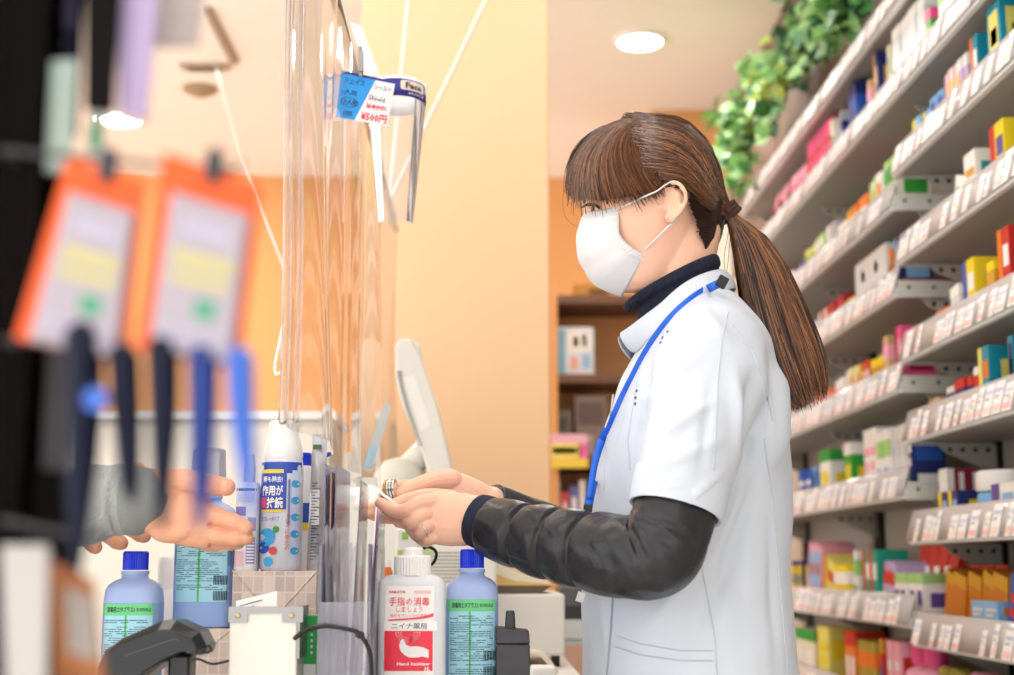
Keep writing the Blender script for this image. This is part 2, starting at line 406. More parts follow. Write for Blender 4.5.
def product(kind, w, h, d, c1, c2, c3, rr):
    """mesh with front at x=0 facing -X, y from 0 to w, z from 0"""
    b = MB(); M1, M2, M3 = pc[c1], pc[c2], pc[c3]
    e = .0007
    def fr(u0, v0, u1, v1, m): b.add([(-e, w*(1-u0), h*v0), (-e, w*(1-u1), h*v0), (-e, w*(1-u1), h*v1), (-e, w*(1-u0), h*v1)], [(0, 1, 2, 3)], m)
    def sd(u0, v0, u1, v1, m): b.add([(d*u0, -e, h*v0), (d*u1, -e, h*v0), (d*u1, -e, h*v1), (d*u0, -e, h*v1)], [(0, 1, 2, 3)], m)
    if kind in ('box', 'lie', 'lean', 'dev'):
        b.box((d / 2, w / 2, h / 2), (d, w, h), M1)
        st = rr.randrange(5)
        if kind == 'dev':
            for yy in (.3, .72):
                for f in (0, 1):
                    b.lathe([(.014, 0), (.014, .001)], (-.001, w * yy, h * .72), pc['grey'] if f else m_black, 16, rot=Euler((0, -PI / 2, 0)).to_matrix())
            fr(.1, .1, .9, .35, M2); sd(.1, .1, .9, .35, M2)
        else:
            if st == 0: fr(0, .6, 1, .85, M2); fr(.1, .2, .7, .45, M3); sd(0, .6, 1, .85, M2); sd(.1, .15, .6, .4, M3)
            elif st == 1: fr(0, 0, .35, 1, M2); fr(.45, .55, .92, .8, M3); fr(.45, .2, .9, .3, M3); sd(.2, .3, .9, .8, M2)
            elif st == 2: fr(.15, .3, .85, .9, M2); fr(.25, .5, .75, .7, M3); fr(.1, .08, .9, .16, M3); sd(.1, .2, .9, .9, M2); sd(.2, .5, .7, .7, M3)
            elif st == 3: fr(0, .8, 1, 1, M2); fr(0, 0, 1, .15, M2); fr(.2, .35, .8, .65, M3); sd(0, .8, 1, 1, M2); sd(0, 0, 1, .15, M2); sd(.2, .3, .8, .6, M3)
            else: fr(.1, .62, .9, .74, M3); fr(.1, .42, .7, .54, M3); fr(.5, .1, .9, .34, M2); sd(.1, .5, .9, .8, M2); sd(.15, .15, .8, .3, M3)
    elif kind == 'jar':
        r = w / 2
        b.lathe([(r*.9, 0), (r, .004), (r, h*.62), (r*.92, h*.66)], (r, r, 0), M1, 24); b.lathe([(r*1.0, h*.68), (r*1.02, h*.7), (r*1.02, h*.96), (r*.95, h)], (r, r, 0), M2, 24)
        b.lathe([(r*1.01, h*.15), (r*1.01, h*.5)], (r, r, 0), M3, 24)
    elif kind == 'bottle':
        r = w / 2
        b.lathe([(r*.9, 0), (r, .005), (r, h*.55), (r*.9, h*.64), (r*.45, h*.7), (r*.45, h*.74)], (r, r, 0), M1, 20); b.lathe([(r*.62, h*.72), (r*.62, h*.97), (r*.5, h)], (r, r, 0), M2, 20)
        b.lathe([(r*1.01, h*.12), (r*1.01, h*.5)], (r, r, 0), M3, 20)
    elif kind == 'bag':
        rows = []
        for i in range(9):
            v = i / 8; th = d * .5 * math.sin(PI * min(1, v * 1.15 + .08)) ** .6 if v < .85 else .002
            rows.append([(d/2 - th, w*.02, h*v), (d/2 - th*1.1, w*.5, h*v), (d/2 - th, w*.98, h*v), (d/2 + th, w*.98, h*v), (d/2 + th, w*.02, h*v)])
        b.loft([[Vector(q) for q in r] for r in rows], M1)
        fr(.2, .35, .8, .7, M2); fr(.3, .5, .7, .6, M3)
    return b
UN = {'N': ('near', YJ), 'F': ('farther', YJ)}
def stock(unitk, tier, z, items, names, depth=.13, ztop=.012):
    rr = random.Random(hash((unitk, tier)) % 1000 if False else tier * 17 + ord(unitk))
    cnt = {}
    seq = 0
    for it in items:
        p0, p1, n, kind, h, c1, c2, c3 = it[:8]
        back = it[8] if len(it) > 8 else 0; up = it[9] if len(it) > 9 else 0
        if kind == 'box' and n == 1 and h >= .1: p1 = p0 + .45*(p1 - p0)
        ya, yb = yof(p1), yof(p0)      # larger px is nearer
        n = max(1, n); pitch = (yb - ya) / n
        w = pitch - .003; h = min(h * 1.2, .172); d = depth if kind in ('box', 'dev', 'lie') else min(depth, w if kind in ('jar', 'bottle') else .04)
        if kind == 'lean': d = .1
        mb = product(kind, w, h, d, c1, c2, c3, rr)
        me = None
        for k in range(n):
            seq += 1
            if me is None:
                o = mb.build(KN[kind][0], smooth=kind in ('jar', 'bottle', 'bag')); me = o
            else:
                o = me.copy(); COL.objects.link(o)
            jit = rr.uniform(0, .008)
            o.location = (XF + .024 + back + jit, yb - (k + 1) * pitch + .0015, z + ztop + up)
            o.rotation_euler = (0, 0, 0)
            if kind == 'lean':
                o.rotation_euler = (math.radians(rr.uniform(9, 20)), 0, 0); o.location.z += .001
            key = (c1, kind); cnt[key] = cnt.get(key, 0) + 1
            cn = NM.get(c1, c1); c2n = NM.get(c2, c2)
            sh = names[0]; where = names[1]
            lab = f"{cn} and {c2n} {KN[kind][1]}, {ORD[seq-1]} from left, {where}"
            tag(o, lab, KN[kind][1], f"{cn} and {c2n} {KN[kind][1]}s, {where}" if n > 1 else None)
# (px0, px1, count, kind, height, colours..., set back, raised)
NR = [
 [(918,934,2,'box',.075,'lblue','yellow','white'),(934,948,2,'box',.085,'lblue','blue','yellow'),(950,966,3,'box',.1,'white','lpink','yellow'),(966,976,2,'box',.1,'lilac','white','orange'),(978,996,1,'box',.115,'teal','orange','white'),(998,1030,1,'box',.13,'teal','lyellow','orange'),(1032,1060,2,'box',.13,'teal','lyellow','white')],
 [(952,964,1,'lean',.07,'white','orange','grey'),(965,992,1,'box',.105,'white','teal','gold'),(992,1026,1,'box',.115,'yellow','red','purple'),(1030,1060,1,'box',.11,'white','green','blue')],
 [(918,928,1,'box',.05,'red','white','gold'),(930,944,2,'box',.06,'orange','yellow','white'),(945,957,2,'box',.085,'lgrey','white','grey'),(959,987,1,'box',.115,'yellow','blue','white'),(984,992,1,'box',.09,'yellow','gold','white'),(995,1022,1,'box',.13,'red','orange','white'),(1032,1060,1,'box',.12,'navy','red','white')],
 [(918,930,2,'box',.06,'tan','lblue','white'),(936,944,2,'box',.07,'white','navy','red'),(945,963,3,'box',.075,'navy','red','white'),(964,971,1,'box',.085,'white','red','navy'),(972,996,1,'box',.11,'teal','lyellow','orange'),(1000,1012,1,'box',.11,'teal','navy','white'),(1014,1050,1,'box',.1,'teal','navy','white')],
 [(926,944,2,'box',.075,'navy','yellow','lblue'),(952,974,1,'jar',.1,'lblue','white','blue'),(976,1000,1,'box',.075,'white','purple','lblue'),(1001,1030,1,'box',.075,'white','purple','lblue'),(1004,1030,1,'jar',.06,'lgrey','white','navy',.03,.076)],
 [(906,940,3,'bag',.13,'red','maroon','white',.08),(912,974,5,'lean',.11,'amber','gold','amber',.02),(950,976,2,'box',.04,'lpink','pink','white',.0),(952,978,2,'box',.04,'lblue','orange','lgrey',.0,.041),(982,1030,4,'lean',.11,'blue','white','red')],
 [(930,1010,4,'bottle',.17,'white','lpink','red'),(906,928,2,'bottle',.16,'gold','olive','red')],
]
FR = [
 [(905,1010,3,'box',.05,'cream','tan','gold')],
 [(770,792,3,'bag',.12,'lpink','maroon','tgreen'),(793,806,2,'box',.1,'lpink','white','pink'),(808,832,3,'box',.14,'pink','lpink','red'),(834,841,1,'box',.12,'cream','white','tan'),(842,848,1,'box',.12,'navy','grey','white'),(852,870,1,'box',.15,'blue','navy','navy'),(871,879,1,'box',.11,'tan','lpink','white'),(880,890,1,'box',.155,'navy','gold','tan'),(893,899,1,'box',.13,'cream','white','green'),(900,934,4,'box',.175,'white','lgrey','lgrey'),(936,948,1,'box',.1,'green','pink','yellow'),(950,1010,4,'box',.1,'white','lgreen','lblue')],
 [(766,780,3,'box',.07,'white','grey','lgrey'),(782,792,2,'box',.07,'white','lpink','lilac'),(793,803,2,'box',.07,'purple','blue','white'),(804,812,2,'box',.085,'lyellow','lgreen','green'),(813,824,2,'box',.09,'lgreen','white','green'),(825,834,1,'box',.095,'grey','white','grey'),(835,845,2,'box',.075,'orange','white','red'),(846,858,3,'box',.085,'red','yellow','white'),(859,868,1,'box',.085,'orange','lblue','white'),(869,884,2,'box',.1,'white','lgreen','orange'),(885,896,2,'box',.11,'lgreen','green','white'),(897,902,1,'box',.1,'white','green','tgreen')],
 [(790,812,3,'box',.07,'lgrey','white','grey'),(814,826,2,'box',.08,'red','white','gold'),(827,840,3,'box',.085,'maroon','red','white'),(840,850,2,'box',.06,'yellow','green','lgrey'),(852,884,1,'dev',.12,'lgrey','blue','blue'),(886,893,1,'box',.1,'orange','tan','white'),(894,903,1,'box',.11,'navy','lblue','blue')],
 [(806,826,3,'box',.07,'orange','lpink','red'),(827,838,2,'box',.08,'white','red','lpink'),(839,852,3,'box',.09,'lyellow','white','orange'),(853,862,2,'box',.09,'red','orange','white'),(863,876,2,'box',.085,'gold','yellow','olive'),(878,890,1,'box',.115,'tan','lpink','gold'),(890,904,1,'box',.12,'pink','maroon','lpink')],
 [(789,800,2,'box',.1,'blue','lblue','white'),(801,809,1,'box',.1,'lblue','blue','teal'),(810,832,1,'box',.13,'white','green','yellow'),(833,850,1,'box',.13,'green','white','yellow'),(852,865,2,'box',.145,'white','lgrey','lpink'),(866,880,3,'box',.13,'white','lgreen','lblue'),(881,896,4,'box',.13,'lgrey','white','grey'),(897,904,1,'box',.12,'navy','blue','white')],
 [(780,790,2,'box',.11,'navy','yellow','lblue'),(792,806,2,'lean',.14,'lpink','lblue','orange'),(808,818,1,'lean',.1,'lyellow','gold','red'),(820,834,2,'box',.1,'yellow','white','lgreen'),(828,838,1,'box',.13,'blue','white','lblue',.05),(838,846,1,'box',.13,'white','lgreen','tgreen'),(847,862,2,'box',.13,'tgreen','red','white'),(868,904,4,'bag',.14,'red','white','navy',.07),(864,876,2,'lean',.1,'lilac','red','white'),(877,904,4,'box',.085,'white','lgreen','purple')],
 [(780,800,2,'box',.13,'cream','green','white'),(802,826,1,'box',.15,'lyellow','yellow','yellow'),(827,838,2,'box',.15,'orange','red','white'),(840,858,3,'box',.13,'olive','orange','tan'),(860,868,1,'box',.14,'red','gold','blue'),(869,880,2,'box',.14,'lpink','red','white'),(881,904,2,'bottle',.16,'lpink','pink','white')],
]
SN = 'top shelf,second shelf,third shelf,fourth shelf,fifth shelf,sixth shelf,seventh shelf,lowest shelf'.split(',')
# yellow box and red packs at the near end of the farther shelves
def endbox(z, h, w, dx, c1, c2, label, n=1):
    for k in range(n):
        b = MB(); b.bx((XF + .02 + dx + k * .038, YJ + .02, z + .012), (XF + .02 + dx + k * .038 + w, YJ + .08, z + .012 + h), pc[c1]); b.bx((XF + .022 + dx + k*.038, YJ + .0192, z + .02), (XF + .02 + dx + k*.038 + w * .55, YJ + .021, z + h), pc[c2])
        solo(b, 'medicine_box', label.replace('#', (('leftmost', 'middle', 'rightmost') if n == 3 else ('left', 'right', ''))[k]), 'medicine box', smooth=False)
for i, it in enumerate(NR): stock('N', i, NZ[i], it, (SN[i], 'near bay ' + SN[i]), .11)
for i, it in enumerate(FR): stock('F', i, FZ[i], it, (SN[i], 'farther bay ' + SN[i]), .075)
endbox(FZ[2], .028, .115, 0, 'gold', 'lyellow', 'flat mustard yellow box lying at the near end of a farther shelf')
endbox(FZ[3], .032, .034, 0, 'maroon', 'red', 'dark red small box, # of three at the near end of a farther shelf', 3)
endbox(FZ[4], .026, .03, .015, 'navy', 'navy', 'navy blue small box, # of two at the near end of a farther shelf', 2)
b = MB(); yh = yof(921); zh = NZ[4] + .012; b.bx((XF + .055, yh, zh), (XB - .003, yh + .05, zh + .142), pc['maroon']); b.bx((XF + .0545, yh - .0003, zh), (XF + .07, yh + .0502, zh + .142), pc['white'])
b.text('HA', lambda u, v: Vector((u, yh - .0008, v)), .085, .10, pc['white'], XF + .122, zh + .085, .04)
solo(b, 'medicine_box', 'large maroon box with white capital letters at the back of the near bay', 'medicine box', smooth=False)
# ---------------------------------------------------------------- trailing plants above the shelves
lm = [mat('leaf_' + str(i), c, .4, noise=.15, nscale=15, sss=.0) for i, c in enumerate(('#4a8448', '#79b45e', '#a6d48c', '#35603f', '#6fa37c', '#c6da66'))]
m_stem = mat('stem_green', '#5d7a3a', .6)
def leaf(b, c, d, n, L, m, wd=.42):
    d = d.normalized(); n = (n - d * n.dot(d)).normalized(); s = d.cross(n)
    prof = ((0, 0), (.2, .7), (.45, 1), (.75, .65), (1, 0)); vs = []; W = L * wd
    for t, w in prof:
        dr = n * (-.25 * L * t * t)
        vs += [c + d * (L * t) + s * (W * w) + n * (.12 * W * w) + dr, c + d * (L * t) + dr, c + d * (L * t) - s * (W * w) + n * (.12 * W * w) + dr]
    b.add(vs, [(i*3+j, i*3+j+1, i*3+j+4, i*3+j+3) for i in range(4) for j in range(2)], m)
def plant(px, py, X, size, nl, pal, label, seed, trail=(), Ls=(.045, .075)):
    rr = random.Random(seed); c = PX(px, py, X); c0 = c
    t = thing('trailing_plant', label, 'plant', c)
    bs = MB(); bl = MB()
    def stemleaf(p, q, k):
        pts = smoothpath([p, (Vector(p) + Vector(q)) / 2 + Vector((rr.uniform(-.02, .02),) * 3), q], 4); bs.tube(pts, .0022, m_stem, 5)
        for i in range(k):
            f = rr.uniform(.15, 1); a = pts[min(len(pts) - 1, int(f * len(pts)))]
            d = Vector((rr.gauss(-.5, .7), rr.gauss(0, .8), rr.gauss(.0, .7))); n = Vector((-.6, -.7, .5)) + Vector((rr.gauss(0, .4), rr.gauss(0, .4), rr.gauss(0, .4)))
            leaf(bl, a, d, n, rr.uniform(*Ls), lm[rr.choice(pal)], rr.uniform(.3, .5))
    for i in range(nl):
        e = c + Vector((rr.gauss(-.02, size[0]), rr.gauss(0, size[1]), rr.gauss(0, size[2])))
        e.x = min(e.x, XB - .02)
        stemleaf(c, e, 7)
    for (qx, qy, QX) in trail:
        e = PX(qx, qy, QX); stemleaf(c, e, 14)
    part(bs, 'stem', t); part(bl, 'foliage', t, smooth=False)
plant(838, 14, .98, (.05, .13, .08), 34, (1, 4, 0, 2), 'bright green ivy hanging from the top shelf at the upper right', 1, [(800, 70, 1.02)])
plant(800, 44, 1.02, (.04, .2, .10), 30, (0, 3, 1), 'dark green ivy on the bulkhead in the middle of the row of plants', 2, [(780, 60, 1.07)], (.03, .055))
plant(772, 92, .98, (.05, .2, .08), 28, (5, 1, 2, 4), 'yellow-green leafy plant with one pale cluster above the shelves', 3, [(752, 110, .98), (790, 75, 1.0)])
plant(740, 140, .94, (.05, .22, .085), 30, (1, 2, 0, 2), 'light green trailing plant at the far end, tendrils dropping beside the head', 4, [(742, 205, .9), (756, 185, .9), (728, 170, .92)], (.045, .08))
b = MB(); b.bx((XF + .06, YJ - .9, 2.285), (XB - .002, YJ + 1.9, 2.31), mat('plant_tray_brown', '#5b4636', .7)); solo(b, 'plant_tray', 'dark brown trough holding plants along the shelf tops', 'tray')
# ================================================================ COUNTER AND WHAT STANDS ON IT
CT = .885
m_ct = mat('counter_white', '#e9e6e0', .35); m_ctf = mat('counter_front', '#e6dccb', .5)
t = thing('service_counter', 'white topped pharmacy counter along the bottom edge under the bottles', 'counter', (-.4, 2.0, 0))
b = MB(); b.bx((-.53, 1.42, CT - .035), (.085, 2.05, CT), m_ct); b.bx((-.53, 2.05, CT - .035), (.15, 2.95, CT), m_ct); part(b, 'worktop', t, bevel=.003)
b = MB(); b.bx((-.51, 1.44, .06), (.06, 2.03, CT - .035), m_ctf); b.bx((-.51, 2.03, .06), (.12, 2.9, CT - .035), m_ctf); part(b, 'cabinet_body', t)
b = MB(); b.bx((-.49, 1.47, 0), (.04, 2.85, .06), m_black); part(b, 'toe_kick', t)
m_bb = mat('blue_translucent_bottle', '#b6cdff', .25, trans=.15, ior=1.3); m_liq = mat('blue_liquid_bottle', '#9dbcf4', .22, trans=.12, ior=1.3)
m_cap = mat('cap_blue', '#1538e0', .35); m_lab = mat('label_cyan', '#a6def0', .45); m_lg = mat('label_green', '#6fd488', .45); m_txt = mat('ink_dark', '#28324a', .6); m_gln = mat('label_green_line', '#4cc86a', .5)
def sup(w, d, p, n=40, cx=0, cy=0, z=0):
    out = []
    for j in range(n):
        a = 2*PI*j/n; ca, sa = math.cos(a), math.sin(a); e = 2/p
        out.append(Vector((cx + math.copysign(abs(ca)**e, ca)*w, cy + math.copysign(abs(sa)**e, sa)*d, z)))
    return out
def front(cx, cy, w, d, p, off=.0006):
    def fn(u, v):
        q = min(.9995, abs(u) / w); return Vector((cx + u, cy - d * (1 - q**p) ** (1/p) - off, v))
    return fn
def patch(b, fn, u0, u1, v0, v1, m, n=14, eo=0.):
    rows = []
    for j in range(2): rows.append([fn(lerp(u0, u1, i/n), (v0, v1)[j]) + Vector((0, -eo, 0)) for i in range(n+1)])
    b.grid(rows, m)
def ribcap(b, c, r, h, m, n=36):
    rings = []
    for z, k in ((0, 1), (h*.9, 1), (h, .9)):
        rings.append([c + Vector((math.cos(2*PI*j/(2*n)) * r * k * (1 if j % 2 else .955), math.sin(2*PI*j/(2*n)) * r * k * (1 if j % 2 else .955), z)) for j in range(2*n)])
    b.loft(rings, m)
def ethanol(pxc, pxw, ytop, ybase, Y, label, lab0=.64, wscale=1., loop=True, labb=.06, liqtop=.66, ytext=True, grp=None):
    """rounded square bottle; ytop/ybase photo rows of cap top and foot"""
    top = PY(pxc, ytop, Y); bot = PY(pxc, ybase, Y); H = top.z - bot.z; W = (PY(pxc + pxw/2, ybase, Y) - PY(pxc - pxw/2, ybase, Y)).x / 2; D = W * .85
    cx, z0 = top.x, bot.z; cy = Y + D
    t = thing('disinfectant_bottle', label, 'bottle', (cx, cy, z0), grp)
    b = MB(); rg = []
    for z, k, p in ((0, .9, 4), (.012, 1, 4.5), (.2, 1, 4.5), (.6, 1, 4.5), (.70, 1, 4.2), (.745, .97, 3.6), (.78, .88, 3), (.805, .70, 2.5), (.82, .5, 2.1), (.84, .46, 2), (.86, .45, 2)):
        rg.append(sup(W*k, D*k, p, 48, cx, cy, z0 + z*H))
    split = 5
    b.loft(rg[:4] + [sup(W, D, 4.5, 48, cx, cy, z0 + liqtop*H)], m_liq); b.loft([sup(W, D, 4.5, 48, cx, cy, z0 + liqtop*H)] + rg[5:], m_bb)
    bd = part(b, 'body', t, angle=50)
    b = MB(); b.lathe([(W*.50, z0 + .845*H), (W*.50, z0 + .87*H)], (cx, cy, 0), m_bb, 32); ribcap(b, Vector((cx, cy, z0 + .875*H)), W*.46, H*.125, m_cap); part(b, 'cap', t, angle=20)
    fn = front(cx, cy, W, D, 4.5); lb = MB()
    l0, l1 = z0 + labb*H, z0 + lab0*H
    patch(lb, fn, -W*.96, W*.985, l0, l1, m_lab)
    gh = .075 * H
    patch(lb, fn, -W*.96, W*.985, l1 - gh, l1, m_lg, eo=.0003)
    patch(lb, fn, -W*.10, -W*.03, l0, l1 - gh, m_gln, eo=.0003)
    f2 = lambda u, v: fn(u, v) + Vector((0, -.0006, 0))
    lb.text('消毒用エタプラスS', f2, W*1.0, gh*.5, m_txt, u=-W*.25, v=l1 - gh*.5, bold=.02)
    lb.text('第3類医薬品', f2, W*.5, gh*.32, m_txt, u=W*.55, v=l1 - gh*.5)
    rr = random.Random(int(pxc)); v = l1 - gh - .006
    while v > l0 + .012:
        u = -W*.82
        while u < W*.75:
            L = rr.uniform(.002, .010)
            if u + L < W*.8 and rr.random() < .8: patch(lb, f2, u, u + L, v, v + .0007, m_txt, 3)
            u += L + .0008
        v -= .0025 if rr.random() < .8 else .005
    for vv in (.28, .18):
        for q in range(9): patch(lb, f2, W*.45 + q*.0018, W*.45 + q*.0018 + .001, z0 + vv*H, z0 + (vv + .06)*H, m_txt, 2)
    part(lb, 'label', t, smooth=False)
    return t, cx, cy, z0, W, D, H, fn
ethanol(472, 54, 549, 704, 1.66, 'blue-capped translucent blue disinfectant bottle standing right of the hand sanitizer', lab0=.67)
ethanol(130.5, 57, 551, 706, 1.66, 'blue-capped translucent blue disinfectant bottle at left, partly behind the black device', lab0=.655)
# bottle on the wrapped parcel, rubber band round it
# wrapped parcels
def plaid():
    m = bpy.data.materials.new('wrapping_paper_plaid'); m.use_nodes = True; nt = m.node_tree; bs = nt.nodes['Principled BSDF']; bs.inputs['Roughness'].default_value = .45
    tc = nt.nodes.new('ShaderNodeTexCoord'); sp = nt.nodes.new('ShaderNodeSeparateXYZ'); nt.links.new(tc.outputs['Object'], sp.inputs[0])
    br = nt.nodes.new('ShaderNodeTexBrick'); br.inputs['Scale'].default_value = 1; mp = nt.nodes.new('ShaderNodeMapping'); mp.inputs['Scale'].default_value = (1, 1, 1); mp.inputs['Rotation'].default_value = (PI/2, 0, 0)
    nt.links.new(tc.outputs['Object'], mp.inputs[0]); nt.links.new(mp.outputs[0], br.inputs['Vector'])
    br.inputs['Color1'].default_value = (*srgb('#dccab8'), 1); br.inputs['Color2'].default_value = (*srgb('#baa6a2'), 1); br.inputs['Mortar'].default_value = (*srgb('#dccfc2'), 1)
    br.inputs['Brick Width'].default_value = .0125; br.inputs['Row Height'].default_value = .019; br.inputs['Mortar Size'].default_value = .0016; br.inputs['Mortar Smooth'].default_value = 1.0; br.offset = 0
    nt.links.new(br.outputs['Color'], bs.inputs['Base Color']); return m
m_wrap = plaid()
def parcel(x0, x1, Y0, Y1, z0, z1, label):
    b = MB(); b.bx((x0, Y0, z0), (x1, Y1, z1), m_wrap)
    w = x1 - x0; h = z1 - z0
    for a, c in (((x0, z1), (x0 + w*.5, z1 - h*.35)), ((x1, z1), (x0 + w*.5, z1 - h*.35))):
        b.tube([(a[0], Y0 - .0003, a[1]), (c[0], Y0 - .0003, c[1])], .0011, m_wrap, 6)
    return solo(b, 'wrapped_parcel', label, 'parcel', bevel=.003)
zA = PY(270, 571, 1.70).z; zB = PY(210, 629, 1.70).z
parcel(PY(232, 600, 1.70).x, PY(316, 600, 1.70).x, 1.70, 1.87, CT, zA, 'plaid paper wrapped parcel carrying the spray bottle, behind the white metal-edged case')
parcel(PY(165, 650, 1.70).x, PY(230.5, 650, 1.70).x, 1.70, 1.85, CT, zB, 'lower plaid paper wrapped parcel under the banded blue bottle')
r = ethanol(204, 60, 474, 628.6, 1.72, 'blue disinfectant bottle with a rubber band, standing on the lower wrapped parcel', lab0=.655, liqtop=.40, labb=.17)
t, cx, cy, z0, W, D, H, fn = r
b = MB(); zz = PY(204, 548, 1.72).z
b.tube(smoothpath([fn(lerp(-W*.995, W*.995, i/12), zz - .001 + .003*math.sin(i*.5)) for i in range(13)] + [Vector((cx, cy + D*1.02, zz))] + [fn(-W*.995, zz)], 2), .0008, mat('rubber_band_cream', '#e8e2c0', .5), 6, round_caps=False)
solo(b, 'rubber_band', 'thin cream rubber band round the blue bottle on the parcel', 'rubber band')
b = MB(); b.lathe([(W*.55, z0 + .93*H), (W*.60, z0 + 1.0*H), (W*.56, z0 + 1.17*H), (W*.45, z0 + 1.18*H)], (cx, cy, 0), clear('clear_cap', '#f4f6fa', .4, .35), 24); 
solo(b, 'plastic_cover', 'clear plastic cover over the cap of the banded bottle', 'cover')
# white-capped bottle between the two blue ones
m_wb = mat('white_bottle', '#e8eaee', .35)
c = PY(161, 690, 1.92); zt = PY(161, 557, 1.92).z
t = thing('white_bottle', 'white bottle with white screw cap between the two left blue bottles', 'bottle', (c.x, 1.92 + .03, CT))
b = MB(); Hh = zt - CT; b.lathe([(.028, CT), (.03, CT + .005), (.03, CT + Hh*.62), (.02, CT + Hh*.72), (.017, CT + Hh*.76)], (c.x, 1.95, 0), m_wb, 28, p=2.6); part(b, 'body', t)
b = MB(); b.lathe([(.0175, CT + Hh*.74), (.0175, CT + Hh*.97), (.015, CT + Hh)], (c.x, 1.95, 0), m_white, 28); part(b, 'cap', t)
b = MB(); f_ = front(c.x, 1.95, .03, .03, 2.3, .0008); patch(b, f_, -.02, .02, CT + .03, CT + Hh*.5, mm('#7fa8d8')); part(b, 'label', t)
# ---- spray bottle with white cap
m_red = mat('sanitizer_red', '#f0364e', .45); m_blue = mat('print_royal', '#2a4fb4', .4); m_lil = mat('print_lilac', '#8a86c8', .5); m_sky = mat('print_sky', '#3aa5e0', .45); m_yl = mat('print_yellow', '#f0d33c', .45)
Ys = 1.72
def X_(px, py, Y): return PY(px, py, Y).x
def Z_(py, Y, px=400): return PY(px, py, Y).z
cx = X_(279, 500, Ys); Wd = (X_(300, 500, Ys) - X_(258, 500, Ys)) / 2; z1 = Z_(419, Ys, 279)
t = thing('spray_bottle', 'white-capped spray bottle with blue and silver printed sleeve on the upper parcel', 'bottle', (cx, Ys + Wd, zA))
hh = z1 - zA
b = MB(); b.lathe([(Wd*.9, zA), (Wd, zA + .005), (Wd, zA + hh*.68), (Wd*.95, zA + hh*.735), (Wd*.78, zA + hh*.78)], (cx, Ys + Wd, 0), mat('sleeve_silver', '#d4d8e2', .3, metal=.1), 40, p=2.5); part(b, 'body', t)
b = MB(); b.lathe([(Wd*.94, zA + hh*.745), (Wd*.97, zA + hh*.77), (Wd*.93, zA + hh*.82), (Wd*.80, zA + hh*.875), (Wd*.74, zA + hh*.9), (Wd*.73, zA + hh*.98), (Wd*.6, z1)], (cx, Ys + Wd, 0), m_white, 32); part(b, 'cap', t)
fn = front(cx, Ys + Wd, Wd, Wd, 2.5); lb = MB()
def P_(u0, u1, v0, v1, m, e=0): patch(lb, fn, u0*Wd, u1*Wd, zA + v0*hh, zA + v1*hh, m, 10, e)
P_(-.97, .97, .64, .715, m_blue); P_(-.95, .35, .40, .66, m_blue, .0002); P_(-.95, .2, .64, .665, m_yl, .0005); P_(-.95, .3, .385, .40, m_yl, .0005)
P_(.60, .93, .05, .66, mm('#c9d6ee'), .0002); P_(.42, .52, .3, .6, mm('#6f7fae'), .0003)
f2 = lambda u, v: fn(u, v) + Vector((0, -.0008, 0))
lb.text('菌も除去!', f2, Wd*.95, .0075, W_, -.32*Wd, zA + .60*hh, .02)
lb.text('作用が', f2, Wd*1.05, .013, W_, -.33*Wd, zA + .525*hh, .03)
lb.text('持続', f2, Wd*.8, .014, W_, -.2*Wd, zA + .445*hh, .03)
P_(-.93, -.62, .41, .48, mm('#e04a7a'), .0007)
lb.text('スプレータイプ', f2, Wd*.9, .006, m_blue, -.4*Wd, zA + .34*hh)
for q, ch in enumerate('キレイに使える'): lb.text(ch, f2, .0055, .0055, mm('#e0503a'), .47*Wd - q * .0002, zA + (.36 - .035*q)*hh)
def disc(b, f, u, v, r, m, n=20, asp=1): b.add([f(u, v)] + [f(u + r*math.cos(2*PI*i/n), v + r*math.sin(2*PI*i/n)) for i in range(n)], [(0, i+1, (i+1) % n + 1) for i in range(n)], m)
for q in range(5): disc(lb, f2, .76*Wd, zA + (.57 - .11*q)*hh, .0046, m_sky)
disc(lb, f2, -.55*Wd, zA + .22*hh, .0105, m_sky); disc(lb, f2, -.7*Wd, zA + .15*hh, .007, m_blue); disc(lb, lambda u, v: f2(u, v) - Vector((0, .0004, 0)), -.1*Wd, zA + .27*hh, .004, mm('#3f9a4a')); disc(lb, lambda u, v: f2(u, v) - Vector((0, .0004, 0)), -.22*Wd, zA + .13*hh, .005, mm('#d24a4a')); disc(lb, f2, -.45*Wd, zA + .06*hh, .006, m_sky)
part(lb, 'label', t, smooth=False)
# small white and purple carton beside it
Yc = 1.715; x0 = X_(235, 500, Yc); x1 = X_(257.5, 500, Yc); zc = Z_(482, Yc, 245)
t = thing('small_bottle', 'slim white bottle with lilac panels left of the spray bottle', 'bottle', ((x0 + x1)/2, Yc + .02, zA))
w2 = (x1 - x0)/2; cxx = (x0 + x1)/2
b = MB(); b.loft([sup(w2*k, .02*k, 5, 32, cxx, Yc + .02, z) for z, k in ((zA, .95), (zA + .003, 1), (zc - .006, 1), (zc, .8))], m_wb); part(b, 'body', t, angle=50)
b = MB(); b.lathe([(w2*.55, zc - .002), (w2*.5, zc + .02), (w2*.35, zc + .035)], (cxx, Yc + .02, 0), clear('clear_cap', '#f4f6fa', .4, .35), 20); part(b, 'cap', t)
fn = front(cxx, Yc + .02, w2, .02, 5); lb = MB(); hc = zc - zA
for u0, u1, v0, v1, m in ((-.9,.9,.9,.93,m_txt),(-.9,.9,.78,.88,mm('#d8d6ea')),(-.9,.0,.62,.72,m_lil),(-.9,.2,.45,.58,mm('#bcd6e6')),(.2,.9,.45,.6,mm('#a8a4d0')),(-.9,-.1,.05,.22,mm('#e8bcc8')),(.1,.85,.08,.38,m_lil)):
    patch(lb, fn, u0*w2, u1*w2, zA + v0*hc, zA + v1*hc, m, 6)
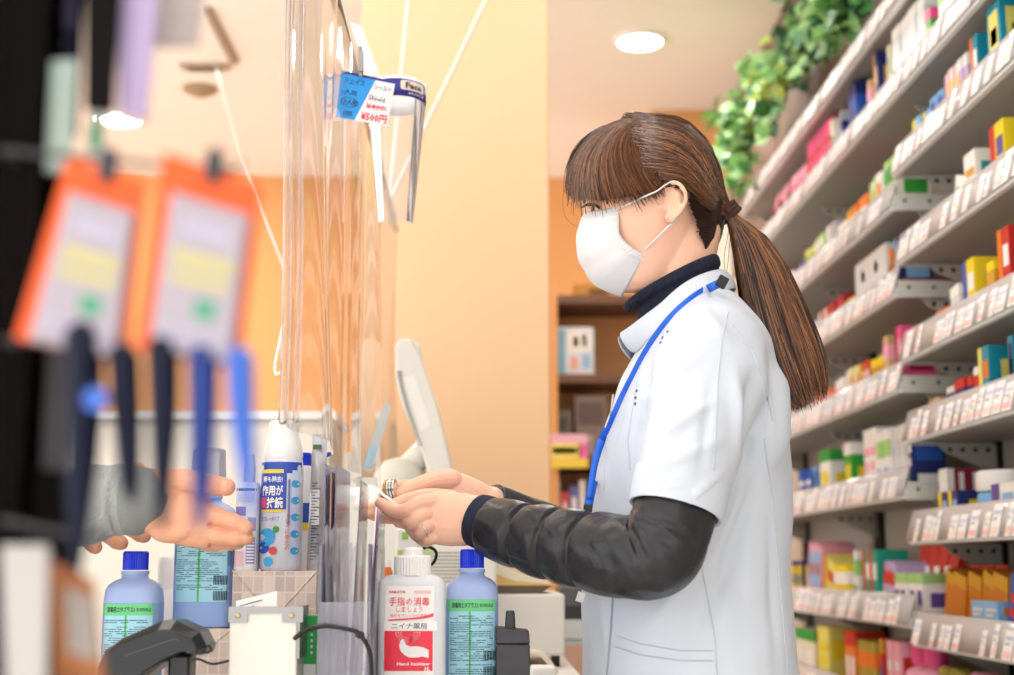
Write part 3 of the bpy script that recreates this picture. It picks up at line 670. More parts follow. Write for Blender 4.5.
for q in range(8): patch(lb, lambda u, v: fn(u, v) - Vector((0, .0004, 0)), .15*w2, .8*w2, zA + (.1 + q*.035)*hc, zA + (.115 + q*.035)*hc, W_, 3)
disc(lb, lambda u, v: fn(u, v) - Vector((0, .0004, 0)), -.5*w2, zA + .3*hc, .0022, mm('#d0405a'))
part(lb, 'label', t, smooth=False)
# blue-capped bottle behind the spray bottle
cb = X_(302, 470, 1.82); zt = Z_(453, 1.82, 302)
t = thing('blue_cap_bottle', 'white bottle with a blue cap peeking out right of the spray bottle', 'bottle', (cb, 1.82, zA))
b = MB(); b.lathe([(.017, zA), (.018, zA + .004), (.018, zt - .025), (.012, zt - .016)], (cb, 1.82, 0), m_wb, 24); b.lathe([(.0183, zA + .05), (.0183, zA + .06)], (cb, 1.82, 0), m_yl, 24); b.lathe([(.0183, zA + .06), (.0183, zA + .085)], (cb, 1.82, 0), m_blue, 24); part(b, 'body', t)
b = MB(); b.lathe([(.0125, zt - .018), (.0125, zt - .002), (.011, zt)], (cb, 1.82, 0), m_cap, 24); part(b, 'cap', t)
# silver pouch standing on the parcel
b = MB(); m_pch = mat('pouch_silver', '#b4b5ba', .28, metal=.35, bump=.3, bscale=60)
xa = X_(308, 500, 1.76); xb = X_(323, 500, 1.76); zt = Z_(434, 1.76, 315); rows = []
for i in range(11):
    v = i/10; z = zA + (zt - zA)*v; bulge = .010*math.sin(PI*min(1, v*1.1))
    rows.append([Vector((lerp(xa, xb, q) + .004*v, 1.76 - bulge*math.sin(PI*q), z)) for q in (0, .25, .5, .75, 1)] + [Vector((xb + .004*v, 1.763 + bulge*.5, z)), Vector((lerp(xa, xb, .5) + .004*v, 1.765 + bulge, z)), Vector((xa + .004*v, 1.763 + bulge*.5, z))])
b.loft(rows, m_pch)
for q in range(26): 
    z = zA + (zt - zA)*(.08 + q*.022); b.bx((xa + .006, 1.7475, z), (xa + .006 + .004 + .003*((q*7) % 3), 1.748, z + .0012), m_txt)
b.bx((xa + .006, 1.7505, zt - .02), (xb - .002, 1.752, zt - .014), mm('#55604a')); b.bx((xa + .006, 1.7475, zA + .055), (xb - .003, 1.7485, zA + .1), mm('#d0d1d4'))
solo(b, 'foil_pouch', 'tall silver foil pouch with fine print standing right of the spray bottle', 'pouch')
# ---- white case with metal edge, paper tucked behind
Yt = 1.50; m_met = mat('metal_grey', '#9a9a9a', .35, metal=.7)
x0, x1 = X_(229, 640, Yt), X_(297, 640, Yt); zt = Z_(610, Yt, 260)
t = thing('white_case', 'frosted white case with grey metal top edge and rivets, at the bottom left', 'case', ((x0+x1)/2, Yt, CT))
b = MB(); b.bx((x0, Yt, CT), (x1, Yt + .07, zt), mat('frosted_white', '#e3e2d8', .35)); part(b, 'body', t, bevel=.002)
b = MB(); zz = zt + .0005; b.bx((x0 - .001, Yt - .002, zz - .004), (x1 + .006, Yt - .0003, zz + .003), m_met); b.bx((x0 - .001, Yt - .0025, zz - .013), (x0 + .019, Yt - .0006, zz + .003), m_met); b.bx((x1 - .016, Yt - .0025, zz - .013), (x1 + .006, Yt - .0006, zz + .003), m_met); b.bx((x1 + .0003, Yt - .002, zz - .05), (x1 + .003, Yt + .07, zz + .003), m_met); part(b, 'metal_edge', t)
for xx in (x0 + .009, x1 - .006):
    b = MB(); b.lathe([(.003, 0), (.0025, .0012), (.001, .0018)], (xx, Yt - .0026, zz - .006), mat('rivet_brass', '#b9a888', .3, metal=.8), 14, rot=Euler((PI/2, 0, 0)).to_matrix()); part(b, 'rivet', t)
for xx in (x0 + .033, x0 + .07):
    pass
b = MB(); a = [PY(236, 601, 1.585), PY(277, 591, 1.585), Vector((PY(278, 640, 1.585).x, 1.585, CT)), Vector((PY(236, 640, 1.585).x, 1.585, CT))]
b.poly(a, W_, .0006, (0, 1, 0))
for q in range(2):
    p0 = PY(240, 606 + q*5, 1.5845); p1_ = PY(262 - q*8, 600 + q*6, 1.5845); b.tube([p0, p1_], .0004, m_txt, 4)
solo(b, 'note_paper', 'small white slip of paper sticking up behind the white case', 'paper')
# green and white card box
Yg = 1.56; x0, x1 = X_(297, 650, Yg), X_(318, 650, Yg); zt = Z_(616, Yg, 310)
b = MB(); b.bx((x0, Yg, CT), (x1, Yg + .03, zt), mm('#2fb357')); b.bx((x0, Yg - .0006, CT), (x1 - .002, Yg + .001, Z_(664, Yg)), W_)
f_ = lambda u, v: Vector((u, Yg - .0012, v))
b.text('十', f_, .009, .009, mm('#e84038'), x0 + .008, Z_(627, Yg), .06)
b.bx((x0 + .002, Yg - .0008, Z_(655, Yg)), (x0 + .009, Yg, Z_(640, Yg)), W_)
for q, ch in enumerate('うがい薬'): b.text(ch, lambda u, v: Vector((u, Yg - .0016, v)), .003, .003, m_txt, x0 + .0055, Z_(642 + q*3.6, Yg))
for q in range(5): b.bx((x1 - .008, Yg - .0008, Z_(630 + q*6, Yg)), (x1 - .006, Yg, Z_(627 + q*6, Yg)), W_)
solo(b, 'green_box', 'green and white box with a red mark right of the white case', 'box', smooth=False)
# ---- clear file holder and sleeves
m_cf = clear('file_clear', '#f6f7fc', .3, .16, .1, '#e4e4f2'); m_cp = clear('file_lilac', '#eaeafa', .3, .22, .12, '#c2c2e4'); m_cl = clear('bag_clear', '#f8f8fc', .4, .22, .1, '#f4f2f6')
Y0, Y1 = 1.50, 1.72
xa, xb = X_(318, 600, Y0), X_(370, 600, Y0)
zt = Z_(602, Y0, 340)
t = thing('file_holder', 'clear acrylic file holder at the bottom, left of the hand sanitizer', 'holder', ((xa+xb)/2, Y0, CT))
b = MB(); b.bx((xa, Y0, CT), (xb, Y0 + .003, zt), m_cf); part(b, 'front_panel', t)
b = MB(); b.bx((xa, Y0 + .003, CT), (xa + .003, Y1, zt + .06), m_cf); part(b, 'side_panel', t)
b = MB(); b.bx((xb - .003, Y0 + .003, CT), (xb, Y1, zt + .06), m_cf); part(b, 'side_panel', t)
b = MB(); b.bx((xa + .003, Y0 + .003, CT), (xb - .003, Y1, CT + .003), m_cf); part(b, 'bottom_panel', t)
sl = [(322, 462, .0, m_cp, 'lilac tinted clear file standing at the left of the file holder'), (328, 470, .0, mat('file_brown', '#9a7a6a', .6), 'thin brown file between the lilac ones in the holder'), (333, 463, .0, m_cp, 'lilac tinted clear file standing second in the holder'), (349, 478, .01, m_cf, 'clear file standing in the middle of the holder'), (363, 505, .012, mat('pink_sheet', '#ecd3e2', .5), 'pale pink sheet standing toward the right of the holder'), (368, 512, .010, m_cf, 'clear file standing rightmost in the holder')]
for px, pt, tl, m, lab in sl:
    Yf = 1.53; xx = X_(px, 600, Yf); zt2 = Z_(pt, Yf, px); b = MB()
    b.poly([(xx, Yf, CT + .004), (xx, Yf + .16, CT + .004), (xx + tl*.5, Yf + .16, zt2), (xx + tl, Yf, zt2 - .002)], m, .0014, (1, 0, 0)); solo(b, 'document_file', lab, 'file', 'files standing in the clear holder', smooth=False)
# crumpled clear bags in the holder
for k, (px, pt, w_) in enumerate(((341, 528, .032), (352, 545, .026), (331, 560, .02))):
    b = MB(); rr = random.Random(k + 4); rows = []
    Yf = 1.515 + .01*k; xc = X_(px, 600, Yf); ztp = Z_(pt, Yf, px)
    for i in range(15):
        v = i/14; z = CT + .006 + (ztp - CT - .006)*v
        rows.append([Vector((xc + (q/12 - .5)*w_*(1 - .1*v) + (0 if k else -.004*v), Yf + .006*math.sin(q*2.1 + v*3 + k) + .004*math.sin(q*4.7 - v*9), z + .004*math.sin(q*1.7)*(v > .9))) for q in range(13)])
    b.grid(rows, m_cl); solo(b, 'clear_bag', ('largest crumpled clear bag in front in the file holder', 'narrow crumpled clear bag at the right inside the file holder', 'short crumpled clear bag at the left inside the file holder')[k], 'bag')
# black cable
b = MB(); pts = [PY(x, y, 1.485) for x, y in ((295, 638), (306, 630), (325, 626), (347, 629), (358, 633), (367, 645), (371, 662), (371, 700))]; pts.append(Vector((pts[-1].x, 1.485, CT + .004)))
b.tube(smoothpath(pts, 6), .0024, m_black, 8); b.ell(PY(360, 635, 1.485), (.005, .003, .004), m_black)
solo(b, 'black_cable', 'black cable arching in front of the file holder', 'cable')
b = MB(); pts = [PY(x, y, 1.80) for x, y in ((416, 552), (428, 547), (436, 552), (434, 562), (424, 572), (420, 600))]; pts += [Vector((pts[-1].x, 1.80, CT + .003))]
b.tube(smoothpath(pts, 6), .002, m_black, 8); solo(b, 'black_cable', 'short black cable hooking up behind the sanitizer cap', 'cable')
# ---- hand sanitizer
Yz = 1.60; cx = X_(411, 620, Yz); W = (X_(445.5, 620, Yz) - X_(376.5, 620, Yz))/2; D = W*.62; zs = Z_(574, Yz, 411)
m_sb = mat('sanitizer_bottle', '#f0f4fb', .18, trans=.2, ior=1.2)
t = thing('hand_sanitizer', 'large clear white-capped hand sanitizer bottle with red and white label', 'bottle', (cx, Yz + D, CT))
b = MB(); hb = zs - CT
b.loft([sup(W*k, D*k, p, 56, cx, Yz + D, CT + z) for z, k, p in ((0, .95, 4), (.004, 1, 4), (hb*.5, 1, 4), (hb*.87, 1, 4), (hb*.925, .985, 3.6), (hb*.96, .93, 3.2), (hb*.985, .8, 2.8), (hb, .55, 2.2), (hb + .004, .5, 2))], m_sb); part(b, 'body', t, angle=50)
b = MB(); r1 = (X_(428.5, 565, Yz) - X_(391, 565, Yz))/2; zc0 = Z_(572, Yz); zc1 = Z_(557, Yz); zc2 = Z_(547, Yz)
ribcap(b, Vector((cx, Yz + D, zc0 - .004)), r1, zc1 - zc0 + .006, m_white); b.lathe([(r1*.62, zc1 - .001), (r1*.6, zc2 - .003), (r1*.5, zc2)], (cx, Yz + D, 0), m_white, 28); part(b, 'cap', t, angle=20)
fn = front(cx, Yz + D, W, D, 4.0, .0007); lb = MB(); S = lambda py: Z_(py, Yz)
U = lambda px: X_(px, 620, Yz) - cx
patch(lb, fn, U(385), U(434), S(700), S(586), W_); f2 = lambda u, v: fn(u, v) + Vector((0, -.0006, 0)); f3 = lambda u, v: fn(u, v) + Vector((0, -.001, 0))
patch(lb, fn, U(384.5), U(433), S(671), S(631), m_red, eo=.0003)
patch(lb, fn, U(384), U(437), S(630.5), S(621.5), mm('#fafafa'), eo=.0007)
m_rt = mat('label_red_text', '#ee4a58', .5)
lb.text('SARAYA', f2, U(405.5) - U(388.5), .0032, m_rt, U(397), S(592), .03)
patch(lb, f2, U(414), U(431), S(593.6), S(590.6), mm('#f6c0c2')); 
lb.text('手指の消毒', f2, U(429.5) - U(389), .0095, m_rt, U(409.2), S(601.5), .012)
lb.text('しましょう', f2, U(422.5) - U(396), .0062, m_rt, U(409.3), S(609.5), .008)
lb.text('指先までしっかり消毒', f2, U(427) - U(390), .0036, m_rt, U(408.5), S(615.5), .0)
n = 14
lb.grid([[f2(lerp(U(388), U(433.5), i/n), S(621 - 1.0*math.sin(i/n*2.6) - (i/n)**4*4)) for i in range(n+1)], [f2(lerp(U(388), U(433.5), i/n), S(619.6 - 1.4*math.sin(i/n*2.6) - (i/n)**4*6)) for i in range(n+1)]], m_rt)
lb.text('ニイナ薬局', f3, U(427.5) - U(392), .0068, mm('#4a4a52'), U(409.5), S(626), .005)
# hand with water rings
for rr_, dd in ((7, 18), (9.5, 24), (12, 30)):
    for q in range(dd):
        a = PI*1.02 + PI*.96*q/(dd - 1) if False else 2*PI*q/dd
        px, py = 408 + rr_*math.cos(a), 632.5 + rr_*.8*abs(math.sin(a))
        if 386 < px < 432: disc(lb, f3, U(px), S(py), .0007, W_, 6)
hand = [(400.5, 641), (403, 638.2), (404.5, 640), (406.5, 645), (411, 646.5), (417, 646), (424, 647.5), (429, 650), (429, 658), (423, 656.5), (417, 657.5), (410, 657.5), (405, 655), (401, 651), (399.5, 646)]
lb.add([f2(U(x), S(y)) for x, y in hand], [tuple(range(len(hand)))], W_)
lb.text('Hand Sanitizer', f2, U(431) - U(398), .0034, W_, U(414), S(663.8), .03)
lb.text('1L', f2, U(431) - U(425.5), .0045, W_, U(428), S(669), .04)
part(lb, 'label', t, smooth=False)
# ---- black card reader with stub antenna
Yk = 1.62; x0, x1 = X_(496, 650, Yk), X_(530, 650, Yk); zt = Z_(629, Yk, 515)
t = thing('card_reader', 'small black box with a stub antenna right of the blue bottle', 'device', ((x0+x1)/2, Yk + .03, CT)); m_bk2 = mat('device_black', '#34353b', .4)
b = MB(); b.bx((x0, Yk, CT), (x1, Yk + .05, zt - .017), m_bk2); b.loft([[Vector(v) for v in q] for q in ([(x0, Yk, zt - .0165), (x1, Yk, zt - .0165), (x1, Yk + .05, zt - .0165), (x0, Yk + .05, zt - .0165)], [(x0, Yk, zt + .002), (x1 - .001, Yk, zt - .002), (x1 - .001, Yk + .05, zt - .002), (x0, Yk + .05, zt + .002)])], m_bk2); part(b, 'body', t, bevel=.0015)
b = MB(); xx = X_(510.5, 620, Yk); b.loft([sup(w_, .004, 3, 16, xx, Yk + .015, z) for z, w_ in ((zt - .004, .0065), (Z_(613, Yk), .0052), (Z_(611, Yk), .004))], m_bk2); part(b, 'antenna', t)
# ---- black faceted device with strap, front left
Yd = 1.46; m_bd = mat('device_gloss_black', '#1b1d22', .28)
t = thing('plastic_device', 'black faceted plastic device with a strap, in front of the left blue bottle', 'device', (X_(150, 660, Yd), Yd, CT))
P = lambda x, y, Y=Yd: PY(x, y, Y)
out = [(98, 668), (106, 650), (122, 639), (163, 620.5), (176, 620.5), (200, 632), (207, 646), (204, 655), (196, 650), (188, 650), (170, 659), (150, 674), (120, 700), (100, 700)]
f0 = [P(x, y, Yd) for x, y in out]; bk_ = [P(x, y, Yd) + Vector((0, .05, 0)) for x, y in out]
inn = [P(lerp(x, 150, .12), lerp(y, 655, .25), Yd) + Vector((0, -.014, 0)) for x, y in out]
b = MB(); b.loft([inn, f0, bk_], m_bd); part(b, 'shell', t, smooth=False, bevel=.0012)
b = MB(); q0, q1 = P(167, 655), P(189, 655); b.bx((q0.x, Yd + .005, CT), (q1.x, Yd + .04, q0.z), m_bd); part(b, 'grip', t, bevel=.003)
b = MB(); b.tube([P(128, 655) + Vector((0, -.0145, 0)), P(178, 638) + Vector((0, -.0145, 0)), P(190, 645) + Vector((0, -.012, 0))], .0005, mat('seam_grey', '#5a5c62', .4), 5); part(b, 'seam', t)
b = MB(); b.tube(smoothpath([P(204, 650), P(209, 646), P(211, 650), P(207, 653), P(204, 651)], 5), .0012, m_bd, 6); b.tube(smoothpath([P(186, 660, 1.5), P(198, 659, 1.5), P(212, 664, 1.5), P(228, 661, 1.495)], 5), .0022, m_bd, 6, flat=.6); part(b, 'strap', t)
# ---- machines behind
Yr = 2.28
b = MB(); x0, x1 = X_(334, 550, Yr), X_(497, 550, Yr); m_mach = mat('machine_ivory', '#e9e8e2', .4)
t = thing('cash_register', 'large ivory cash register body behind the hands and bottles', 'cash register', ((x0+x1)/2, Yr, CT))
zr = Z_(487, Yr, 400); xm = X_(424, 500, Yr)
b.loft([[Vector(p) for p in q] for q in ([(x0, Yr, CT), (xm, Yr, CT), (xm, Yr + .3, CT), (x0, Yr + .3, CT)], [(x0, Yr, zr - .01), (xm, Yr, zr - .01), (xm, Yr + .3, zr - .01), (x0, Yr + .3, zr - .01)], [(x0 + .008, Yr + .01, zr), (xm - .008, Yr + .01, zr), (xm - .008, Yr + .3, zr), (x0 + .008, Yr + .3, zr)])], m_mach); part(b, 'printer_housing', t, bevel=.006)
b = MB(); b.bx((xm + .001, Yr, CT), (x1, Yr + .3, Z_(538, Yr, 460)), m_mach); part(b, 'drawer_housing', t, bevel=.006)
b = MB(); m_vent = mat('vent_grey', '#a9a8a0', .5)
for q in range(9): b.bx((X_(430, 560, Yr), Yr - .001, Z_(552 + q*3.6, Yr)), (X_(474, 560, Yr), Yr + .0005, Z_(553.4 + q*3.6, Yr)), m_vent)
part(b, 'vent_grille', t)
# monitor
Ym = 2.42; m_mon = mat('monitor_ivory', '#e4e4dc', .4)
mp = lambda x, y: PY(x, y, Ym)
mb0 = Vector((mp(400, 470).x, Ym + .1, zr))
t = thing('pos_monitor', 'ivory tilted point-of-sale monitor seen edge-on in front of the peach pillar', 'monitor', mb0)
b = MB(); sh = [(395, 345), (399, 338.5), (411, 338), (421, 357), (437, 405), (447, 445), (454, 480), (431, 483), (418, 440), (402, 405), (395, 375)]
b.poly([mp(*q) for q in sh], m_mon, .24, (0, 1, 0)); part(b, 'screen_housing', t, smooth=False, bevel=.005)
b = MB(); b.poly([mp(*q) + Vector((0, .02, 0)) for q in ((413, 339), (419, 343), (421, 358), (417, 352))], m_mon, .05, (0, 1, 0)); part(b, 'hinge', t, smooth=False)
b = MB()
for q in range(26):
    v = q/25; x = lerp(396.5, 417.5, v**1.3); y = lerp(372, 445, v); p = mp(x, y) + Vector((0, -.0016, 0)); b.box(p + Vector((.005, 0, 0)), (.008, .002, .0018), mat('vent_dark', '#8a8f8a', .5))
part(b, 'vent_slot', t)
b = MB(); b.poly([mp(*q) + Vector((0, -.0008, 0)) for q in ((403, 378), (414, 374), (430, 425), (421, 432))], mat('monitor_panel', '#efefe8', .4), .003, (0, 1, 0)); part(b, 'side_panel', t, smooth=False)
b = MB(); cxm = mp(397, 470).x; b.lathe([(.058, zr), (.06, zr + .01), (.055, zr + .035), (.035, zr + .058), (.01, zr + .065)], (cxm, Ym + .1, 0), mat('base_beige', '#d9d8cc', .45), 28, sx=.85); part(b, 'base', t)
b = MB(); b.tube([Vector((cxm, Ym + .1, zr + .03)), PY(428, 440, Ym) + Vector((0, .1, 0))], [.025, .022], m_mon, 12); part(b, 'neck', t)
# slanted clear label stand
b = MB(); Yl = 2.33; b.poly([PY(x, y, Yl) for x, y in ((361, 470), (385, 402), (392, 405), (372, 472))], clear('label_stand_clear', '#e8f0f4', .3, .5, .1, '#e4ecee'), .003, (0, 1, 0))
b.poly([PY(x, y, Yl - .0006) for x, y in ((364, 466), (371, 444), (377, 446), (370, 468))], mm('#a8cde6'), .0005, (0, 1, 0)); b.bx((X_(358, 480, Yl), Yl - .005, zr), (X_(376, 480, Yl), Yl + .03, zr + .018), m_mach)
solo(b, 'label_stand', 'slanted clear price label stand left of the monitor base', 'stand', smooth=False)
b = MB(); b.bx((X_(345, 470, 2.3), 2.31, zr), (X_(357, 470, 2.3), 2.34, Z_(452, 2.3)), mat('pale_carton', '#e9e7e2', .5)); solo(b, 'small_carton', 'small pale carton on the register behind the curtain', 'box', bevel=.002)
# dispensers and small things between sanitizer and register
Yv = 2.0
t = thing('pump_dispenser', 'white dispenser with lime green squares behind the sanitizer', 'dispenser', (X_(408, 560, Yv), Yv, CT))
b = MB(); b.bx((X_(396, 540, Yv), Yv, CT), (X_(418, 540, Yv), Yv + .04, Z_(528, Yv)), m_white); part(b, 'body', t, bevel=.004)
b = MB(); b.bx((X_(402, 540, Yv), Yv - .001, Z_(539, Yv)), (X_(408, 540, Yv), Yv, Z_(532, Yv)), mm('#8fd04a')); b.bx((X_(398, 540, Yv), Yv - .001, Z_(555, Yv)), (X_(404, 540, Yv), Yv, Z_(550, Yv)), mm('#b4d82a')); part(b, 'label', t, smooth=False)
b = MB(); cq = X_(387, 570, 2.02); b.lathe([(.008, CT), (.008, Z_(572, 2.02)), (.005, Z_(566, 2.02))], (cq, 2.02, 0), mat('tube_orange', '#e0762a', .4), 16); b.lathe([(.0055, Z_(568, 2.02)), (.0055, Z_(560, 2.02))], (cq, 2.02, 0), m_white, 16); b.lathe([(.0084, Z_(592, 2.02)), (.0084, Z_(578, 2.02))], (cq, 2.02, 0), mm('#e02a2a'), 16)
solo(b, 'small_bottle', 'small orange and red bottle just left of the sanitizer cap', 'bottle')
b = MB(); b.bx((X_(418.5, 560, 2.08), 2.08, CT), (X_(432, 560, 2.08), 2.10, Z_(534, 2.08)), mat('carton_green_pale', '#c9dcae', .5)); b.bx((X_(425, 560, 2.08), 2.079, Z_(547, 2.08)), (X_(431, 560, 2.08), 2.08, Z_(541, 2.08)), mm('#e070c0')); solo(b, 'small_carton', 'pale green carton with a pink spot behind the sanitizer', 'box', smooth=False)
# ivory machine and paper tray right of the bottle
Yp = 2.36
t = thing('printer', 'ivory boxy printer below the forearm, right of the blue bottle', 'printer', (X_(525, 640, Yp), Yp, CT))
b = MB(); b.bx((X_(494, 640, Yp), Yp, Z_(656, Yp)), (X_(565, 640, Yp), Yp + .28, Z_(594, Yp)), m_mach); part(b, 'body', t, bevel=.004)
for a in (500, 552): b = MB(); b.bx((X_(a, 660, Yp), Yp + .01, CT), (X_(a + 8, 660, Yp), Yp + .03, Z_(655, Yp)), m_black); part(b, 'foot', t)
b = MB(); zq = Z_(594, Yp); b.poly([Vector((X_(x, y, Yp), Yp + .01, Z_(y, Yp, x))) for x, y in ((494, 593.5), (541, 593.5), (552, 586), (494, 586))], mat('tray_shadow', '#6b5c50', .5), .2, (0, 1, 0)); part(b, 'paper_tray', t, smooth=False)  # tray's dark colour stands in for the shadow line beneath the paper
b = MB(); pz = [PY(x, y, Yp + .01) for x, y in ((494, 585.5), (553, 585.5), (548, 581), (520, 573), (494, 562))]; b.poly(pz, mat('paper_cream', '#efe9d2', .6), .2, (0, 1, 0)); b.poly([PY(x, y, Yp + .009) for x, y in ((494, 573), (515, 581), (553, 584), (553, 585.6), (494, 585.6))], mat('paper_edge_yellow', '#e3c07a', .6), .001, (0, 1, 0))
solo(b, 'paper_stack', 'fanned stack of cream paper lying on the ivory printer', 'paper', smooth=False)
# wood desk with grey equipment beyond
Yw = 3.05
t = thing('desk', 'pinkish wood desk glimpsed between printer and white coat', 'desk', (.28, Yw, 0))
zd = Z_(645, Yw); b = MB(); b.bx((X_(560, 650, Yw), Yw, zd - .25), (X_(640, 650, Yw), Yw + .24, zd), mat('desk_wood', '#c9a08a', .5)); part(b, 'desktop', t)
b = MB(); b.bx((X_(566, 650, Yw), Yw + .02, 0), (X_(634, 650, Yw), Yw + .22, zd - .25), mat('desk_side', '#cdbba8', .5)); part(b, 'pedestal', t)
b = MB(); b.bx((X_(562, 630, Yw), Yw, zd + .0005), (X_(610, 630, Yw), Yw + .2, Z_(620, Yw)), mat('drawer_grey', '#c3c8c8', .45)); b.bx((X_(562, 630, Yw), Yw - .003, Z_(640.5, Yw)), (X_(610, 630, Yw), Yw, Z_(639, Yw)), mat('drawer_line', '#8a8f90', .5)); solo(b, 'drawer_unit', 'low grey drawer unit on the desk beside the white coat', 'drawers', smooth=False)
b = MB(); b.bx((X_(562, 600, Yw), Yw + .01, Z_(620, Yw) + .0005), (X_(612, 600, Yw), Yw + .18, Z_(606, Yw)), mat('recorder_dark', '#2b2d33', .4)); b.bx((X_(560, 600, Yw), Yw + .01, Z_(606, Yw) + .0005), (X_(612, 600, Yw), Yw + .18, Z_(588, Yw)), mat('recorder_grey', '#55565c', .4)); solo(b, 'black_machine', 'dark machine on the grey drawer unit under the forearm', 'machine', smooth=False)
# ivory hose
b = MB(); pts = [PY(x, y, 2.2) for x, y in ((532, 652), (541, 654), (549, 662), (553, 668))]; pts += [Vector((pts[-1].x + .004, 2.2, CT + .005))]
b.tube(smoothpath(pts, 6), .004, mat('hose_ivory', '#e6e0c8', .45), 10); solo(b, 'white_cable', 'ivory cable curving down below the printer', 'cable')
b = MB(); b.bx((X_(531, 660, 2.14), 2.14, CT), (X_(556, 670, 2.14), 2.19, Z_(667, 2.14)), m_white); solo(b, 'white_adapter', 'white flat adapter at the bottom edge under the printer', 'adapter', bevel=.004)
# ---- white partition cabinet behind left
b = MB(); Yq = 3.0; x0, x1 = X_(-60, 500, Yq), X_(330, 500, Yq)
t = thing('low_cabinet', 'low white cabinet behind the left bottles and the reaching hand', 'cabinet', ((x0+x1)/2, Yq, 0))
b.bx((x0, Yq, 0), (x1, Yq + .3, Z_(420, Yq)), mat('cabinet_offwhite', '#d8d2c8', .5)); part(b, 'body', t, bevel=.004)
b = MB(); b.bx((x0 - .01, Yq - .012, Z_(420, Yq) + .0004), (x1 + .01, Yq + .3, Z_(412, Yq)), m_white); part(b, 'top', t)
for q in range(3): b = MB(); xw = (x1 - x0)/3; b.bx((x0 + q*xw + .004, Yq - .012, .1), (x0 + (q+1)*xw - .004, Yq - .001, Z_(428, Yq)), mat('cabinet_door', '#dcd6cc', .45)); part(b, 'door', t)
# ================================================================ VINYL CURTAIN, ROD, PRICE SIGN
m_vin = clear('vinyl_clear', '#faf6f4', .42, .05, .06, '#f6efe8')
XV = -.2
zrod = CAMZ + .75
b = MB(); b.tube([(XV, 1.38, zrod), (XV, 3.12, zrod)], .007, mat('rod_grey', '#8d8478', .4, metal=.4), 12); solo(b, 'curtain_rod', 'thin grey rod receding at the top of the vinyl curtain', 'rod')
def fold(y, v):
    """sheet offset in x at depth y and height fraction v (0 bottom, 1 top)"""
    return .014*math.sin(y*15 + .5*math.sin(v*3) + 2.2) + .004*math.sin(y*37 + v*2.0) + .004*math.sin(v*5 + y*5)
b = MB(); rows = []
for i in range(40):
    v = i/39; row = []
    for j in range(170):
        y = 1.40 + (3.08 - 1.40)*j/169
        zb = 1.192 - .012*math.sin((y-1.4)*2)
        row.append(Vector((XV + .008 + fold(y, v)*(1 - .55*v), y, lerp(zb, zrod - .006, v))))
    rows.append(row)
b.grid(rows, m_vin)
# rolled near edge
for dx, r_ in ((-.001, .0045), (.012, .003)):
    b.tube([Vector((XV + dx + .008 + fold(1.40, i/39)*(1 - .55*i/39), 1.398, rows[i][0].z)) for i in range(40)], r_, m_vin, 8)
solo(b, 'vinyl_curtain', 'clear vinyl curtain with vertical folds hanging over the counter, left of the woman', 'curtain')
# curtain clips on the rod
for y in (1.7, 2.15, 2.6, 3.0):
    b = MB(); b.box((XV, y, zrod - .004), (.018, .012, .03), clear('clip_clear', '#f8f8f8', .4, .3)); solo(b, 'curtain_clip', 'small clear clip holding the vinyl curtain to its rod', 'clip', 'clear clips along the curtain rod', bevel=.002)
m_strap = mat('strap_white', '#f6f3ee', .4)
def wire(p, dirpx, Y, r, label, flat=.4):
    a = PY(*p, Y); c = PY(*dirpx, Y); d = c - a; e = a + d * ((CEIL - a.z) / d.z)
    bb = MB(); bb.tube([a, e], r, m_strap, 10, flat=flat, round_caps=False); return bb
b = wire((388, 205), (486, 0), 3.06, .0085, '', .5); solo(b, 'hanging_strap', 'white strap slanting up right from the rod end across the peach pillar', 'strap')
b = wire((389, 205), (408, 0), 3.1, .007, '', .5); solo(b, 'hanging_strap', 'white strap rising nearly straight from the rod end beside the face shield', 'strap')
b = MB(); b.tube([Vector((XV - .012, 1.62, zrod - .01)), PY(283, 265, 1.62)], .001, m_strap, 6)
b = MB(); b.tube([PZ(214, 60, CEIL), PY(240, 155, 2.5), PY(284, 268, 2.3)], [.002, .0025, .003], mat('strap_reflection', '#cfc4ba', .6), 8, flat=.5); solo(b, 'hanging_strap', 'modelled reflection of the white strap, slanting down from the ceiling rail to the left curtain edge', 'strap')  # mirror image of the strap in the vinyl, built as a solid band
# little hook at (280,350)
b = MB(); b.tube(smoothpath([PY(283, 325, 1.5), PY(279, 345, 1.5), PY(275, 365, 1.5), PY(276, 374, 1.5), PY(281, 372, 1.5)], 5), .0016, m_white, 6); solo(b, 'curtain_hook', 'small white hook hanging at the left edge of the vinyl curtain', 'hook')
# ---- face shield pack and hand-written price card clipped to the rod
Yf = 2.05
P = lambda x, y, Y=Yf: PY(x, y, Y)
m_vb = mat('shield_band_blue', '#2a2f8e', .4); m_pbl = mat('card_blue', '#1f95e6', .5); m_ink = mat('marker_black', '#2c3550', .6); m_rink = mat('marker_red', '#e0304a', .5)
t = thing('face_shield', 'face shield visor with a blue and white band hanging behind the price card', 'face shield', P(390, 100, 2.1))
cc = [(368, 76), (374, 69), (384, 68), (400, 72), (414, 79), (422.5, 84), (421, 87), (400, 86), (380, 82), (368, 80)]
b = MB()
